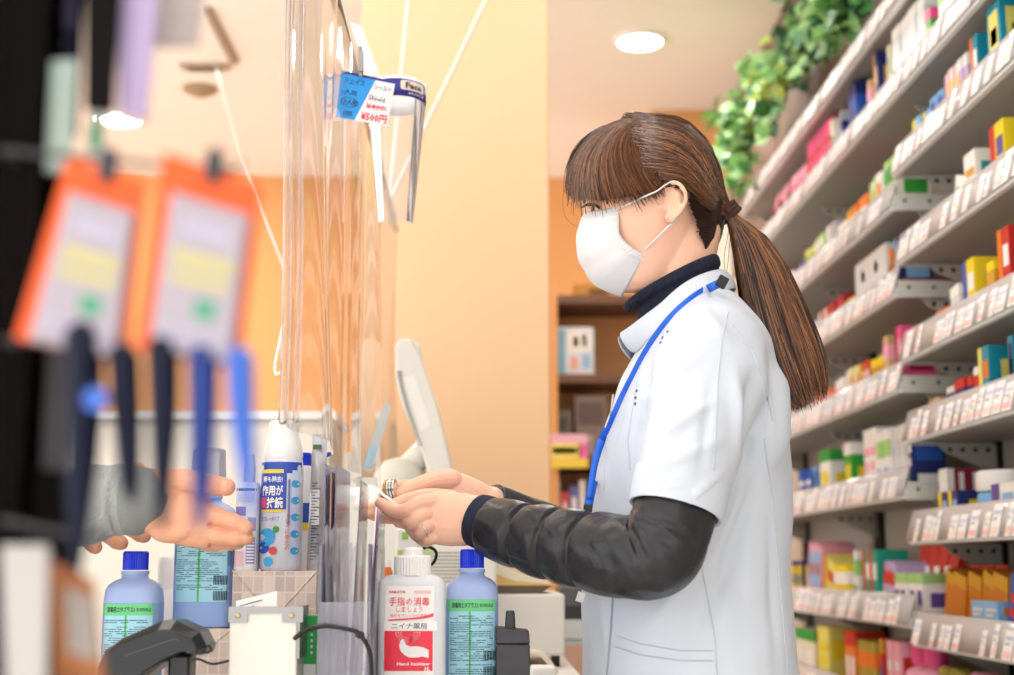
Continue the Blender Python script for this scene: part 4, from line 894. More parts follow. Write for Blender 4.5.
# band as an open loop (elliptical ring seen from below left)
def ringpt(a, z): 
    c = P(397, 94, 2.02); return Vector((c.x + .043*math.cos(a), 2.02 + .05*math.sin(a), c.z + z))
rows = [[ringpt(2*PI*i/40, z) + Vector((0, 0, -.0*i)) for i in range(41)] for z in (-.018, .012)]
b.grid(rows, mat('band_white', '#f2f0ee', .4)); rows = [[ringpt(2*PI*i/40, z) + Vector(((ringpt(2*PI*i/40, 0) - ringpt(0, 0) - Vector((-.043, 0, 0))).normalized())) * .0008 for i in range(41)] for z in (-.018, .004)]
rows = []
for z in (-.019, .007):
    rows.append([Vector((P(397, 94, 2.02).x + .0438*math.cos(a), 2.02 + .0508*math.sin(a), P(397, 94, 2.02).z + z)) for a in [PI + PI*i/24 for i in range(25)]])
b.grid(rows, m_vb)
part(b, 'head_band', t, solid=.0008)
b = MB(); rows = []
for z in (-.019, -.20):
    k = 1 + (z + .019)*-.0; rows.append([Vector((P(397, 94, 2.02).x + .043*math.cos(a)*(1 + (z + .019)*2.2), 2.02 + .05*math.sin(a)*(1 + (z + .019)*2.2), P(397, 94, 2.02).z + z)) for a in [PI + PI*i/16 for i in range(17)]])
b.grid(rows, m_cf); part(b, 'visor', t)
lb = MB(); c0_ = P(397, 94, 2.02)
def rf(u, v):
    a = PI + PI*(.5 + u); return Vector((c0_.x + .0448*math.cos(a), 2.02 + .0518*math.sin(a), c0_.z + v))
lb.add([rf(.03 + .30*(i % 2), -.010 + .015*(i // 2)) for i in range(4)], [], W_)
n = 16; lb.grid([[rf(lerp(.06, .36, i/n), -.010 + (.002 if i in (0, n) else 0)) for i in range(n+1)], [rf(lerp(.06, .36, i/n), .0045 - (.002 if i in (0, n) else 0)) for i in range(n+1)]], mat('band_pill_cream', '#f3e2d2', .5))
rf2 = lambda u, v: rf(u, v) + Vector((.0006, -.0012, 0))
lb.text('Face', rf2, .2, .0095, m_ink, .21, -.003, .03); lb.text('shield', rf2, .2, .004, W_, .24, -.0145)
part(lb, 'label', t, smooth=False)
# price card
TL, TR, BR, BL = (341, 73), (395, 84), (387, 126), (336, 117)
Yk = 1.9
def cf(u, v, o=0):   # u right 0..1, v up 0..1
    a = Vector(P(*BL, Yk)).lerp(P(*BR, Yk), u); c = Vector(P(*TL, Yk)).lerp(P(*TR, Yk), u); return a.lerp(c, v) + Vector((0, -o, 0))
t = thing('price_card', 'blue and white handwritten price card reading 500 yen, clipped to the rod', 'price card', P(365, 120, Yk))
b = MB(); b.add([cf(0, 0), cf(1, 0), cf(1, 1), cf(0, 1)] + [cf(0, 0, -.0008), cf(1, 0, -.0008), cf(1, 1, -.0008), cf(0, 1, -.0008)], [(0, 1, 2, 3), (7, 6, 5, 4), (0, 4, 5, 1), (1, 5, 6, 2), (2, 6, 7, 3), (3, 7, 4, 0)], mm('#e9e6ea'))
b.add([cf(0, 0, .0004), cf(.36, 0, .0004), cf(.64, 1, .0004), cf(0, 1, .0004)], [(0, 1, 2, 3)], m_pbl); b.add([cf(0, 1, .0003), cf(1, 1, .0003), cf(1, 1.06, .0003), cf(0, 1.06, .0003)], [(0, 1, 2, 3)], m_vb)
T = lambda u, v: cf(u, v, .0009)
b.text('フェイス', T, .38, .13, m_ink, .27, .86); b.text('シールド', T, .32, .12, m_ink, .8, .84); b.text('1人用', T, .26, .12, m_ink, .2, .6); b.text('大人用', T, .26, .13, m_ink, .22, .38, .02); b.text('1個', T, .16, .12, m_ink, .22, .13)
b.text('Shield', T, .3, .12, m_ink, .72, .58); b.text('¥400-', T, .4, .13, m_rink, .74, .38); b.text('¥500円', T, .5, .2, m_rink, .72, .13, .02)
b.add([T(.55, .36), T(.93, .40), T(.93, .42), T(.55, .38)], [(0, 1, 2, 3)], m_rink)
n = 24
for r0 in (1.0,): b.add([T(.22 + .17*math.cos(2*PI*i/n)*k, .38 + .11*math.sin(2*PI*i/n)*k) for k in (1, .9) for i in range(n)], [(i, (i+1) % n, n + (i+1) % n, n + i) for i in range(n)], m_vb)
part(b, 'card', t, smooth=False)
b = MB(); b.tube([P(360, 48, 1.89), P(361, 75, 1.89)], .0032, m_met, 8); b.box(P(361, 62, 1.887), (.007, .008, .03), m_met); part(b, 'metal_clip', t, bevel=.001)
b = MB(); b.poly([P(x, y, 2.06) for x, y in ((350, 22), (361, 26), (378, 70), (380, 76), (366, 76), (362, 60))], mm('#f0eef0'), .001, (0, 1, 0)); solo(b, 'paper_tag', 'white folded paper tag above the price card on the rod', 'tag', smooth=False)
# ================================================================ THE WOMAN
YWM = 1.75
def WP(px, py, dy=0.): return PY(px, py, YWM + dy)
def pm(px_len, dy=0.): return px_len * (YWM + dy) / FPX * 1.0
m_skin = mat('skin_light', '#f0bfa5', .45, sss=.12, noise=.06, nscale=30, bump=.04, bscale=300)
m_coat = mat('coat_white_blue', '#c9d3e0', .75, noise=.02, bump=.35, bscale=9)
m_navy = mat('knit_navy', '#151b30', .9, bump=.5, bscale=180, stretch=(1, 1, .15))
m_cuff = mat('cuff_navy', '#1a2238', .85)
m_puff = mat('puffer_charcoal', '#191b21', .36, noise=.08, bump=.5, bscale=22, spec=.6)
m_mask = mat('mask_white', '#e0e1e4', .8, bump=.05, bscale=200)
m_lany = mat('lanyard_blue', '#1f63d6', .55)
def hair_mat(name, c, sp=.5):
    m = mat(name, c, .38, noise=.25, nscale=40, spec=sp); return m
m_h = [hair_mat('hair_dark', '#2a1b15'), hair_mat('hair_brown', '#553a2c'), hair_mat('hair_chestnut', '#74503b'), hair_mat('hair_gold', '#946442')]
m_hair_base = mat('hair_root_dark', '#1d120d', .6)
womanbase = WP(690, 600); womanbase.z = 0
woman = thing('person', 'woman in white coat, face mask and blue lanyard, ponytail, looking down at what she holds', 'person', womanbase)
def remesh_obj(mb, name, voxel, smooth_it=4, fac=.5):
    o = mb.build(name, smooth=False)
    md = o.modifiers.new('r', 'REMESH'); md.mode = 'VOXEL'; md.voxel_size = voxel; md.use_smooth_shade = True
    if smooth_it:
        sm = o.modifiers.new('s', 'SMOOTH'); sm.factor = fac; sm.iterations = smooth_it
    dg = bpy.context.evaluated_depsgraph_get(); dg.update()
    me = bpy.data.meshes.new_from_object(o.evaluated_get(dg), depsgraph=dg)
    for x in mb.mats:
        pass
    bpy.data.objects.remove(o); return me
def mesh_from(me, name, m, parent):
    me.materials.clear(); me.materials.append(m)
    base = Vector(parent.location)
    me.transform(Matrix.Translation(-base)); me.polygons.foreach_set('use_smooth', [True] * len(me.polygons))
    o = bpy.data.objects.new(name, me); COL.objects.link(o); o.parent = parent; return o
def join_meshes(mes):
    bm = bmesh.new()
    for me in mes: bm.from_mesh(me)
    out = bpy.data.meshes.new('j'); bm.to_mesh(out); bm.free(); return out
DUM = m_skin
def headring(px0, px1, py, hw, n=40):
    return [WP((px0 + px1)/2 + (px1 - px0)/2*math.cos(2*PI*j/n), py, hw*math.sin(2*PI*j/n)) for j in range(n)]
def hring(px0, px1, py, hw, dyc=0., n=28, p=2.2, tilt=0.):
    """horizontal body section whose silhouette spans px0..px1 at row py; tilt raises the right end (px)"""
    a = WP(px0, py + tilt); c = WP(px1, py - tilt); o = []
    cx = (a + c) / 2; h = (c - a) / 2
    for j in range(n):
        t = 2*PI*j/n; ca, sa = math.cos(t), math.sin(t); e = 2/p
        x = math.copysign(abs(ca)**e, ca); y = math.copysign(abs(sa)**e, sa)
        o.append(cx + h * x + Vector((0, dyc + hw * y, 0)))
    return o
# ---- body: head, neck, torso, arms, hips, legs
sk = MB()
head = [(y, 645 - 64*math.sqrt(1 - ((190-y)/70)**2), 645 + 71*math.sqrt(1 - ((190-y)/70)**2), .075*math.sqrt(1 - ((190-y)/70)**2)) for y in (121, 124, 129, 137, 148, 162, 180)] + [(196, 581, 715, .075), (206, 583, 714, .074), (214, 584, 712, .072), (226, 584, 709, .069), (240, 585, 705, .064), (255, 590, 700, .059), (270, 597, 694, .053), (281, 604, 687, .046), (289, 612, 678, .036), (293, 622, 668, .022)]
sk.loft([headring(a, c, y, w) for y, a, c, w in reversed(head)], DUM)
# nose, brow
sk.ell(WP(589, 224), (.011, .009, .018), DUM, 12); sk.ell(WP(586, 236), (.009, .011, .008), DUM, 12)
sk.ell(WP(588, 196), (.012, .045, .012), DUM, 12)
for s in (-1, 1):
    sk.ell(WP(604, 220, s*.036), (.018, .020, .014), DUM, 12)
sk.ell(WP(594, 256), (.010, .020, .005), DUM, 12); sk.ell(WP(596, 263), (.009, .018, .005), DUM, 12); sk.ell(WP(615, 280), (.015, .018, .011), DUM, 12)
# neck
sk.tube([WP(684, 225), WP(676, 262), WP(680, 300), WP(690, 335)], [.048, .05, .052, .062], DUM, 24)
# torso
for rs in ([(335, 668, 742, .10), (350, 655, 752, .14), (380, 645, 762, .15), (430, 628, 768, .15), (500, 610, 768, .14), (560, 606, 766, .135), (620, 600, 772, .15), (700, 600, 778, .16)],):
    sk.loft([hring(a, c, y, w) for y, a, c, w in reversed(rs)], DUM)
HIPZ = .80
hx = WP(690, 680).x
for s in (-1, 1):
    sk.tube([Vector((hx, YWM + s*.08, .86)), Vector((hx, YWM + s*.085, .48)), Vector((hx + .01, YWM + s*.085, .10))], [.085, .058, .038], DUM, 16)
    sk.tube([Vector((hx + .02, YWM + s*.085, .05)), Vector((hx - .10, YWM + s*.09, .035))], [.036, .028], DUM, 12)
# arms  (near = left arm, dy negative)
ELB = WP(668, 556, -.215); WRI = WP(470, 519, -.055)
sk.tube([WP(712, 352, -.13), WP(690, 430, -.19), ELB, WP(560, 545, -.14), WRI], [.045, .042, .036, .032, .024], DUM, 16)
ELB2 = WP(660, 560, .215); WRI2 = WP(494, 508, .035)
sk.tube([WP(712, 352, .13), WP(690, 430, .19), ELB2, WP(560, 538, .13), WRI2], [.045, .042, .036, .032, .024], DUM, 16)
# ear (both sides)
for s in (-1, 1):
    def EP(px, py, o=.0): return WP(px, py, s*(.071 + o))
    sk.tube(smoothpath([EP(668, 199, .004), EP(664, 190, .006), EP(668, 183.5, .010), EP(676, 182.5, .014), EP(683, 188, .017), EP(686, 197, .017), EP(683, 207, .014), EP(677, 215, .010), EP(672, 221, .008)], 4), .0034, DUM, 8)
    sk.tube(smoothpath([EP(672, 191, .006), EP(677, 193, .009), EP(679, 200, .010), EP(676, 208, .008)], 4), .0024, DUM, 8)
    sk.ell(EP(675, 202, .003), (.012, .004, .022), DUM, 14); sk.ell(EP(669.5, 217, .007), (.0065, .0045, .009), DUM, 12); sk.ell(EP(664.5, 206, .004), (.004, .004, .006), DUM, 10)
body_me = remesh_obj(sk, 'b', .0026, 5)
# ---- hands, finer
def finger(b, pts, rads): b.tube(smoothpath(pts, 4), [lerp(rads[0], rads[1], i/(len(pts)*4 - 4)) for i in range((len(pts) - 1)*4 + 1)], DUM, 12)
hd = MB()
# left (near) hand: wrist at right, back of hand to camera, fingers curling left
def H(px, py, d): return WP(px, py, d)
hd.tube([H(486, 520, -.062), H(470, 519, -.060)], [.0255, .0265], DUM, 20, flat=1.1)
hd.loft([[H(x, y, d) + Vector((0, 0, 0)) for x, y, d in q] for q in []] or [[Vector((0,0,0))]*3]*2, DUM) if False else None
def palm(b, secs):
    """secs: (px, pytop, pybot, dcentre, halfthick)"""
    rings = []
    for px, y0, y1, dc, th in secs:
        c = (H(px, y0, dc) + H(px, y1, dc)) / 2; hh = (H(px, y0, dc) - H(px, y1, dc)).length / 2; ring = []
        for j in range(20):
            a = 2*PI*j/20; ca, sa = math.cos(a), math.sin(a)
            ring.append(c + Vector((0, math.copysign(abs(ca)**.8, ca)*th, math.copysign(abs(sa)**.85, sa)*hh)))
        rings.append(ring)
    b.loft(rings, DUM)
palm(hd, [(478, 497, 543, -.060, .022), (466, 493, 546, -.060, .022), (450, 492, 546.5, -.062, .020), (438, 491, 545, -.064, .018), (430, 493, 541, -.066, .015), (425, 496, 534, -.066, .012)])
# index: knuckle (428,496) -> PIP (402,507) -> tip (378,503)?
finger(hd, [H(434, 501, -.070), H(420, 503, -.078), H(407, 510, -.080), H(394, 511, -.070), H(381, 504, -.058)], (.0104, .0078))
finger(hd, [H(432, 513, -.070), H(420, 516, -.082), H(411, 523, -.080), H(402, 519, -.062), H(390, 513, -.050)], (.0098, .0072))
finger(hd, [H(433, 525, -.070), H(425, 527, -.081), H(419, 533, -.076), H(412, 528, -.058), H(402, 520, -.046)], (.0092, .007))
finger(hd, [H(438, 536, -.068), H(430, 539, -.074), H(425, 541, -.068), H(416, 535, -.056), H(410, 529, -.046)], (.0085, .0066))
# thumb of the near hand, lying over the paper
finger(hd, [H(452, 500, -.046), H(430, 497, -.034), H(410, 500, -.030), H(392, 506, -.034), H(382, 503, -.038)], (.012, .0078))
lh_me = remesh_obj(hd, 'h', .0012, 3)
hd = MB()
hd.tube([H(504, 512, .04), H(488, 503, .030)], [.022, .0225], DUM, 20)
palm(hd, [(490, 486, 519, .030, .019), (478, 480, 514, .026, .021), (462, 473, 512, .020, .021), (446, 473, 512, .016, .019), (434, 475, 512, .012, .016), (424, 479, 510, .010, .012)])
# thumb on top of the coins
finger(hd, [H(452, 479, .004), H(436, 480, -.004), H(422, 484, -.010), H(410, 489, -.014), H(401, 494, -.016)], (.0125, .0088))
# index round the coins tip at (384,489)
finger(hd, [H(432, 484, .022), H(412, 486, .026), H(396, 487, .020), H(386, 489, .006), H(384, 493, -.004)], (.0092, .007))
finger(hd, [H(430, 496, .022), H(408, 502, .026), H(390, 507, .016), H(378, 508, .004), H(366, 509, -.002)], (.0092, .0068))
finger(hd, [H(430, 504, .020), H(410, 513, .022), H(394, 518, .012), H(380, 517, .002), H(370, 514, -.004)], (.009, .0066))
finger(hd, [H(434, 508, .016), H(420, 520, .018), H(408, 524, .01), H(398, 523, .000)], (.008, .006))
rh_me = remesh_obj(hd, 'h', .0012, 3)
body = mesh_from(join_meshes([body_me, lh_me, rh_me]), 'body', m_skin, woman)
# thumbnail
def nail(p, r, nm, rotz=0.):
    b = MB(); b.ell(p, r, mat('nail_pink', '#f2c4b4', .2), 12, rot=Euler((0, 0, rotz)).to_matrix()); return part(b, nm, woman)
# ---- eyes, brow
m_eye = mat('eye_dark', '#1c1512', .15); m_ew = mat('eye_white', '#b9aaa0', .3)
for s in (-1, 1):
    b = MB(); c = WP(599.5, 209, s*.034); b.ell(c, (.0105, .0105, .0105), m_ew, 16); b.ell(c + Vector((-.0058, s*.002, -.001)), (.0055, .0055, .0055), m_eye, 12); part(b, 'eye', woman)
    b = MB(); b.tube(smoothpath([WP(583, 207, s*.028), WP(587, 204.5, s*.036), WP(593, 204, s*.043), WP(599, 208, s*.05)], 4), .0014, m_h[0], 6)
    for q in range(9):
        f = q/8; p = WP(lerp(583, 598, f), lerp(207, 206, f) - 1.5*math.sin(PI*f), s*lerp(.028, .048, f)); b.tube([p, p + Vector((-.005, s*.003*f, -.002))], [.0005, .0002], m_h[0], 4)
    part(b, 'eyelash', woman)
    b = MB(); b.tube(smoothpath([WP(582, 198, s*.02), WP(586, 195, s*.035), WP(594, 196, s*.05)], 4), .002, m_h[1], 6, flat=.5); part(b, 'eyebrow', woman)
# ---- hair
HC = (645., 190.); HA, HB, HCW = 79.5, 76., .086
def hdy(px, py, off=0.):
    b_ = HB if py < HC[1] else 125.
    q = 1 - ((px - HC[0])/HA)**2 - ((py - HC[1])/b_)**2
    return HCW * math.sqrt(max(0., q)) + off
HPOLY = [(566,186),(569,196),(578,202),(597,205),(622,200),(651,198),(661,190),(671,181),(688,190),(692,203),(696,216),(699,232),(705,250),(712,254),(716,245),(719,230),(724,219),(727,208)]
def inhair(x, y):
    if y < 186: return True
    return x > interp([(186, 664), (190, 688), (203, 692), (216, 696), (232, 699), (250, 705), (300, 712)], y)[0] or (y < interp([(560, 185), (569, 191), (578, 197), (597, 201), (622, 198), (651, 193), (661, 188), (662, 0)], x)[0])
b = MB()
for s in (-1, 1):
    rows = []
    N1, N2 = 90, 84
    vid = {}
    vs = []; fs = []
    for i in range(N1 + 1):
        for j in range(N2 + 1):
            px = HC[0] - (HA - 1.5) * math.cos(PI*i/N1)
            half = math.sqrt(max(0, 1 - ((px - HC[0])/HA)**2))
            y_up = HC[1] - (HB - 1.5) * half; y_dn = HC[1] + (64 if px > 690 else 18) * half + (4 if px > 690 else 0)
            py = lerp(y_up, y_dn, (1 - math.cos(PI*j/N2))/2)
            vs.append(WP(px, py, s * hdy(px, py, -.001))); vid[(i, j)] = (px, py)
    for i in range(N1):
        for j in range(N2):
            cxp = (vid[(i, j)][0] + vid[(i+1, j+1)][0])/2; cyp = (vid[(i, j)][1] + vid[(i+1, j+1)][1])/2
            if inhair(cxp, cyp):
                k = i*(N2+1) + j; f = (k, k+1, k+N2+2, k+N2+1); fs.append(f)
    b.add(vs, fs, m_hair_base)
rh = random.Random(11)
def strand(b, pts, r0, m, seg=3):
    n = len(pts); b.tube(pts, [r0 * (1 if i < n*.7 else lerp(1, .25, (i/n - .7)/.3)) for i in range(n)], m, seg, round_caps=False)
def bez(p0, p1, p2, n):
    return [((1-t)**2*p0[0] + 2*t*(1-t)*p1[0] + t*t*p2[0], (1-t)**2*p0[1] + 2*t*(1-t)*p1[1] + t*t*p2[1]) for t in [i/n for i in range(n+1)]]
def lift(q, s, off): return [WP(x, y, s * hdy(x, y, 0) + s * off) for x, y in q]
BT = [(0, 567.5, 189, 566, 136), (.15, 573, 197, 571, 138), (.35, 588, 202, 578, 142), (.55, 612, 201, 588, 144), (.75, 638, 197, 602, 144), (.9, 656, 195, 620, 144), (1, 664, 189, 640, 146)]
for s, cnt in ((-1, 950), (1, 300)):
    for k in range(cnt):       # bangs
        u = rh.random(); tx, ty, cx_, cy_ = interp(BT, u)
        wv = rh.random()
        rx, ry = (622 + 22*u + rh.uniform(-3, 3), 119.5 - 3*u + wv*4)
        dep = rh.uniform(-.001, .0022)
        tx += rh.gauss(0, 2.2); ty += rh.gauss(-1.5, 3.5) * (1 if rh.random() < .7 else 2.5)
        q = bez((rx, ry), (cx_ + rh.gauss(0, 3), cy_ + rh.gauss(0, 3)), (tx, ty), 9)
        m = m_h[rh.choices((0, 1, 2, 3), (.12, .36, .40, .12))[0]] if u > .1 else m_h[rh.choices((0, 1, 2), (.4, .4, .2))[0]]
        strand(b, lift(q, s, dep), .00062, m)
# side hair to the tie
TIE = (727., 211.)
SG = [[(636,115.5),(676,117),(704,139),(718.5,170),(727,206)], [(642,121),(677,128),(701,149),(715,178),(726.5,208)], [(648,134),(678,144),(698,162),(712,186),(726,210)], [(655,154),(678,161),(695,174),(708,192),(725,211)], [(661,174),(678,177),(692,185),(706,199),(724,213)], [(669,184),(684,186),(696,195),(707,206),(722,216)]]
def sguide(u):
    f = u * (len(SG) - 1); a_ = min(int(f), len(SG) - 2); t = f - a_
    return [(lerp(p[0], q[0], t), lerp(p[1], q[1], t)) for p, q in zip(SG[a_], SG[a_+1])]
for s, cnt in ((-1, 1500), (1, 420)):
    for k in range(cnt):
        u = rh.random() ** 1.15; g = sguide(u)
        ext = rh.uniform(0, 16) if u < .75 else 2
        g = [(g[0][0] - ext, g[0][1] + ext*.12 + rh.gauss(0, 2))] + [(x + rh.gauss(0, 1.1), y + rh.gauss(0, 1.1)) for x, y in g[1:4]] + [(TIE[0] + rh.gauss(0, 1.2), TIE[1] + rh.uniform(-6, 6))]
        q = [(v.x, v.y) for v in smoothpath([(x, y, 0) for x, y in g], 3)]
        dep = rh.uniform(-.0005, .0028)
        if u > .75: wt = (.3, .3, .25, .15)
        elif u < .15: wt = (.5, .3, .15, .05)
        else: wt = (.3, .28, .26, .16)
        pts = lift(q, s, dep); n = len(pts) - 1
        for i in range(n + 1):
            t = i / n
            if t > .86: pts[i].y = lerp(pts[i].y, YWM + s * .008, (t - .86)/.14)
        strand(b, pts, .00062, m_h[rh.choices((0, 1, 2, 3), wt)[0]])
    for k in range(420 if s < 0 else 120):      # nape
        t0 = rh.random(); sx, sy = lerp(690, 709, t0) + rh.gauss(0, 1.0), lerp(200, 254, t0) + rh.gauss(0, 1.5)
        q = bez((sx, sy), (lerp(sx, TIE[0], .5) + 3, lerp(sy, TIE[1], .35) + 6), (TIE[0] - 2, TIE[1] + rh.uniform(0, 8)), 6)
        pts = [WP(x, y, s * lerp(hdy(x, y, .0012), .012, max(0, i/6 - .45)/.55)) for i, (x, y) in enumerate(q)]
        strand(b, pts, .0008, m_h[rh.choices((0, 1), (.85, .15))[0]])
# flyaways
for q in ([(566,184),(562.5,200),(566,218),(577,227)], [(569,190),(568,200),(573,206)], [(576,198),(577,206),(582,209)], [(640,192),(628,178),(600,150)], [(655,187),(662,178),(664,166)], [(668,182),(680,180),(700,190),(722,206)], [(664,184),(676,176),(698,184),(724,205)]):
    b.tube(smoothpath([WP(x, y, -hdy(x, y, .002) if x > 575 else -.01) for x, y in q], 5), .0003, m_h[3], 3, round_caps=False)
part(b, 'hair', woman, angle=80)
# ponytail
b = MB()
PT = [(0, 728, 213, 6, .009), (.06, 737, 222, 10, .014), (.15, 748, 236, 18, .021), (.3, 761, 267, 26, .028), (.45, 772, 303, 31, .032), (.6, 784, 341, 34, .032), (.8, 796, 375, 31, .028), (1, 806, 401, 22, .020)]
NS = 12
def ppt(t, a, rr_, jit=(0, 0)):
    cx_, cy_, hw, dh = interp(PT, t); nx, ny = .93, -.36
    e = math.cos(a) * rr_; f = math.sin(a) * rr_
    return WP(cx_ + nx*hw*e + jit[0]*t, cy_ + ny*hw*e*t + jit[1]*t*t, f*dh)
rings = [[ppt(i/14*.93, 2*PI*j/20, .82) for j in range(20)] for i in range(15)]
b.loft(rings, m_h[0])
for k in range(2300):
    a = rh.uniform(0, 2*PI) if rh.random() < .35 else rh.uniform(PI, 2*PI); rr_ = rh.uniform(.8, 1.02)
    end = rh.uniform(.8, 1.02) if rh.random() < .75 else rh.uniform(.5, .8); j = (rh.gauss(0, 2.5), rh.gauss(0, 5)); tw = rh.gauss(0, .12)
    pts = [ppt(t*end, a + tw*t, rr_ + (.06*math.sin(t*9 + k) * (k % 5 == 0)), j) for t in [i/11 for i in range(12)]]
    ca = math.cos(a)
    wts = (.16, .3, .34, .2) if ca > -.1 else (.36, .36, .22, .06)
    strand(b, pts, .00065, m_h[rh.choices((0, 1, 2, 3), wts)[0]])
for q in ([(731,217),(727,240),(724,262),(728,282)], [(731,222),(729,250),(727,270),(724,284)]): b.tube(smoothpath([WP(x, y, -.01) for x, y in q], 4), .0004, m_h[1], 3, round_caps=False)
part(b, 'ponytail', woman, angle=80)
b = MB(); m_tie = mat('hair_tie_brown', '#4a2e26', .8, bump=.4, bscale=300)
for k in range(3):
    rg = []
    c = WP(725.5 + 3*k, 209 + 3.2*k); dirv = (WP(740, 226) - WP(716, 200)).normalized(); up = Vector((0, 1, 0)); sd = dirv.cross(up)
    pts = [c + (up * math.cos(2*PI*i/24) + sd * math.sin(2*PI*i/24)) * (.0125 + .0012*math.sin(i*2.5 + k)) for i in range(25)]
    b.tube(pts, .0035, m_tie, 8, round_caps=False)
part(b, 'hair_tie', woman)
# ---- turtleneck
b = MB(); rr2 = []
def nring(x0, y0, x1, y1, hw, n=40): 
    a = WP(x0, y0); c = WP(x1, y1); m_ = (a + c)/2; h = (c - a)/2
    return [m_ + h*math.cos(2*PI*j/n) + Vector((0, hw*math.sin(2*PI*j/n), 0)) for j in range(n)]
for q in ((640, 298, 706, 262, .048), (630, 299, 712, 256, .056), (623.5, 303, 718, 255.5, .0625), (622.5, 308, 720, 262, .065), (628, 312, 720.5, 267, .0645), (637, 309, 718, 268.5, .062), (637, 314, 719, 272, .063), (640, 322, 721, 279, .066), (640, 330, 722, 286, .070), (636, 345, 730, 300, .076), (636, 360, 735, 320, .08)):
    rr2.append(nring(*q))
b.loft(rr2, m_navy)
part(b, 'turtleneck', woman, subsurf=1, angle=180)
# ---- coat
ct = MB()
TR = [(298, 676, 728, .075), (306, 664, 736, .10), (318, 654, 744, .135), (332, 646, 753, .165), (350, 637, 763, .178), (380, 624, 772, .175), (420, 608, 780, .168), (470, 596, 787, .165), (520, 588, 787, .160), (570, 584, 785, .165), (620, 583, 787, .175), (680, 582, 794, .185), (760, 580, 806, .195), (840, 578, 812, .20)]
ct.loft([hring(a, c, y, w, 0, 36, 2.3) for y, a, c, w in reversed(TR)], DUM)
for s in (-1, 1):
    def SP(px, py, d): return WP(px, py, s*d)
    ct.tube([SP(712, 338, .085), SP(714, 352, .135), SP(705, 385, .175), SP(695, 430, .205), SP(683, 475, .225), SP(676, 508, .232)], [.055, .062, .066, .061, .053, .049], DUM, 28, flat=1.05, round_caps=False)
    ct.tube([SP(742, 350, .06), SP(752, 390, .11), SP(752, 440, .13), SP(742, 480, .12)], [.03, .045, .045, .03], DUM, 16)
coat_me = remesh_obj(ct, 'c', .0045, 14, .6)
# folds: displace vertices along normals with procedural wrinkles running from shoulder
def fold_disp(me, f):
    me.update(); co = [v.co.copy() for v in me.vertices]; no = [v.normal.copy() for v in me.vertices]
    for i, v in enumerate(me.vertices): v.co = co[i] + no[i] * f(co[i])
def topx(p):
    d = p - C0; z = d.dot(FW); return 507 + FPX * d.dot(RT)/z, 337.5 - FPX * d.dot(UP)/z
def ridge(x, y, a, c, w, amp):
    """fold along segment a-c in photo coordinates"""
    ax, ay = a; dx, dy_ = c[0] - ax, c[1] - ay; L = math.hypot(dx, dy_); t = ((x - ax)*dx + (y - ay)*dy_)/(L*L)
    if t < -.1 or t > 1.1: return 0
    dd = ((x - ax)*dy_ - (y - ay)*dx)/L
    return amp * math.exp(-(dd/w)**2) * math.sin(PI*min(1, max(0, (t + .1)/1.2)))
FOLDS = [((655,440),(715,400),5,.0045),((645,400),(700,355),5,.004),((650,470),(722,440),5,.003),((640,430),(680,345),4,-.003),((735,372),(741,460),5,.005),((752,375),(744,462),6,-.006),((758,350),(770,440),6,.004),((730,340),(700,310),6,.003),((700,470),(712,380),4,-.003),((725,520),(742,600),9,-.003),((745,480),(715,560),6,.004),((762,460),(700,640),8,-.004),((655,620),(700,560),7,.003),((612,420),(632,350),4,.003),((604,470),(626,390),4,-.003),((600,560),(608,660),5,.003),((636,468),(650,360),3.5,-.004),((770,520),(776,660),5,-.003),((668,520),(725,470),4,.003)]
def cf_(p):
    x, y = topx(p)
    if p.y > YWM + .02: return .002*math.sin(x*.07 + y*.05)
    return 1.5*sum(ridge(x, y, *f) for f in FOLDS) + .0008*math.sin(x*.09 + y*.06)
fold_disp(coat_me, cf_)
BV = None
def bvh(me):
    return BVHTree.FromPolygons([v.co[:] for v in me.vertices], [p.vertices[:] for p in me.polygons])
BVC = bvh(coat_me)
def hit(px, py, off=.001, bv=None, fallback=-.15):
    d = ray(px, py).normalized(); h = (bv or BVC).ray_cast(C0, d)
    if h[0] is None: return WP(px, py, fallback)
    return h[0] - d * off
coat = mesh_from(coat_me, 'white_coat', m_coat, woman)
# seams and hems drawn on the cloth
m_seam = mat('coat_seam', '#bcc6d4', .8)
def seam(pts, r=.0009, m=None, name='seam', off=.0004):
    path = []
    for a, c in zip(pts, pts[1:]):
        n = max(2, int(math.hypot(c[0]-a[0], c[1]-a[1])/5)); path += [(lerp(a[0], c[0], i/n), lerp(a[1], c[1], i/n)) for i in range(n)]
    path.append(pts[-1]); bb = MB(); bb.tube([hit(x, y, off) for x, y in path], r, m or m_seam, 5); return bb
def addseam(nm, *a, **k): part(seam(*a, **k), nm, coat_root)
coat_root = woman
SE = MB()
for pts in ([(728,312),(722,340),(718,380),(716,430),(714,470)], [(700,556),(708,600),(715,640),(717,674)], [(764,440),(773,500),(778,560),(785,640),(788,674)], [(733,325),(752,350),(764,380),(772,420)], [(617,636),(640,644),(680,651),(712,651)], [(615,647),(640,655),(680,661),(712,661)], [(640,366),(634,400),(628,440),(630,470)]):
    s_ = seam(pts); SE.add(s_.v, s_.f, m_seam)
s_ = seam([(613,598),(611,630),(607,674)], r=.0016); SE.add(s_.v, s_.f, mat('coat_placket_edge', '#8f9bb0', .8))  # darker line along the front placket edge
s_ = seam([(613,395),(607,440),(604,490)], r=.001); SE.add(s_.v, s_.f, m_seam)
part(SE, 'coat_seams', woman)
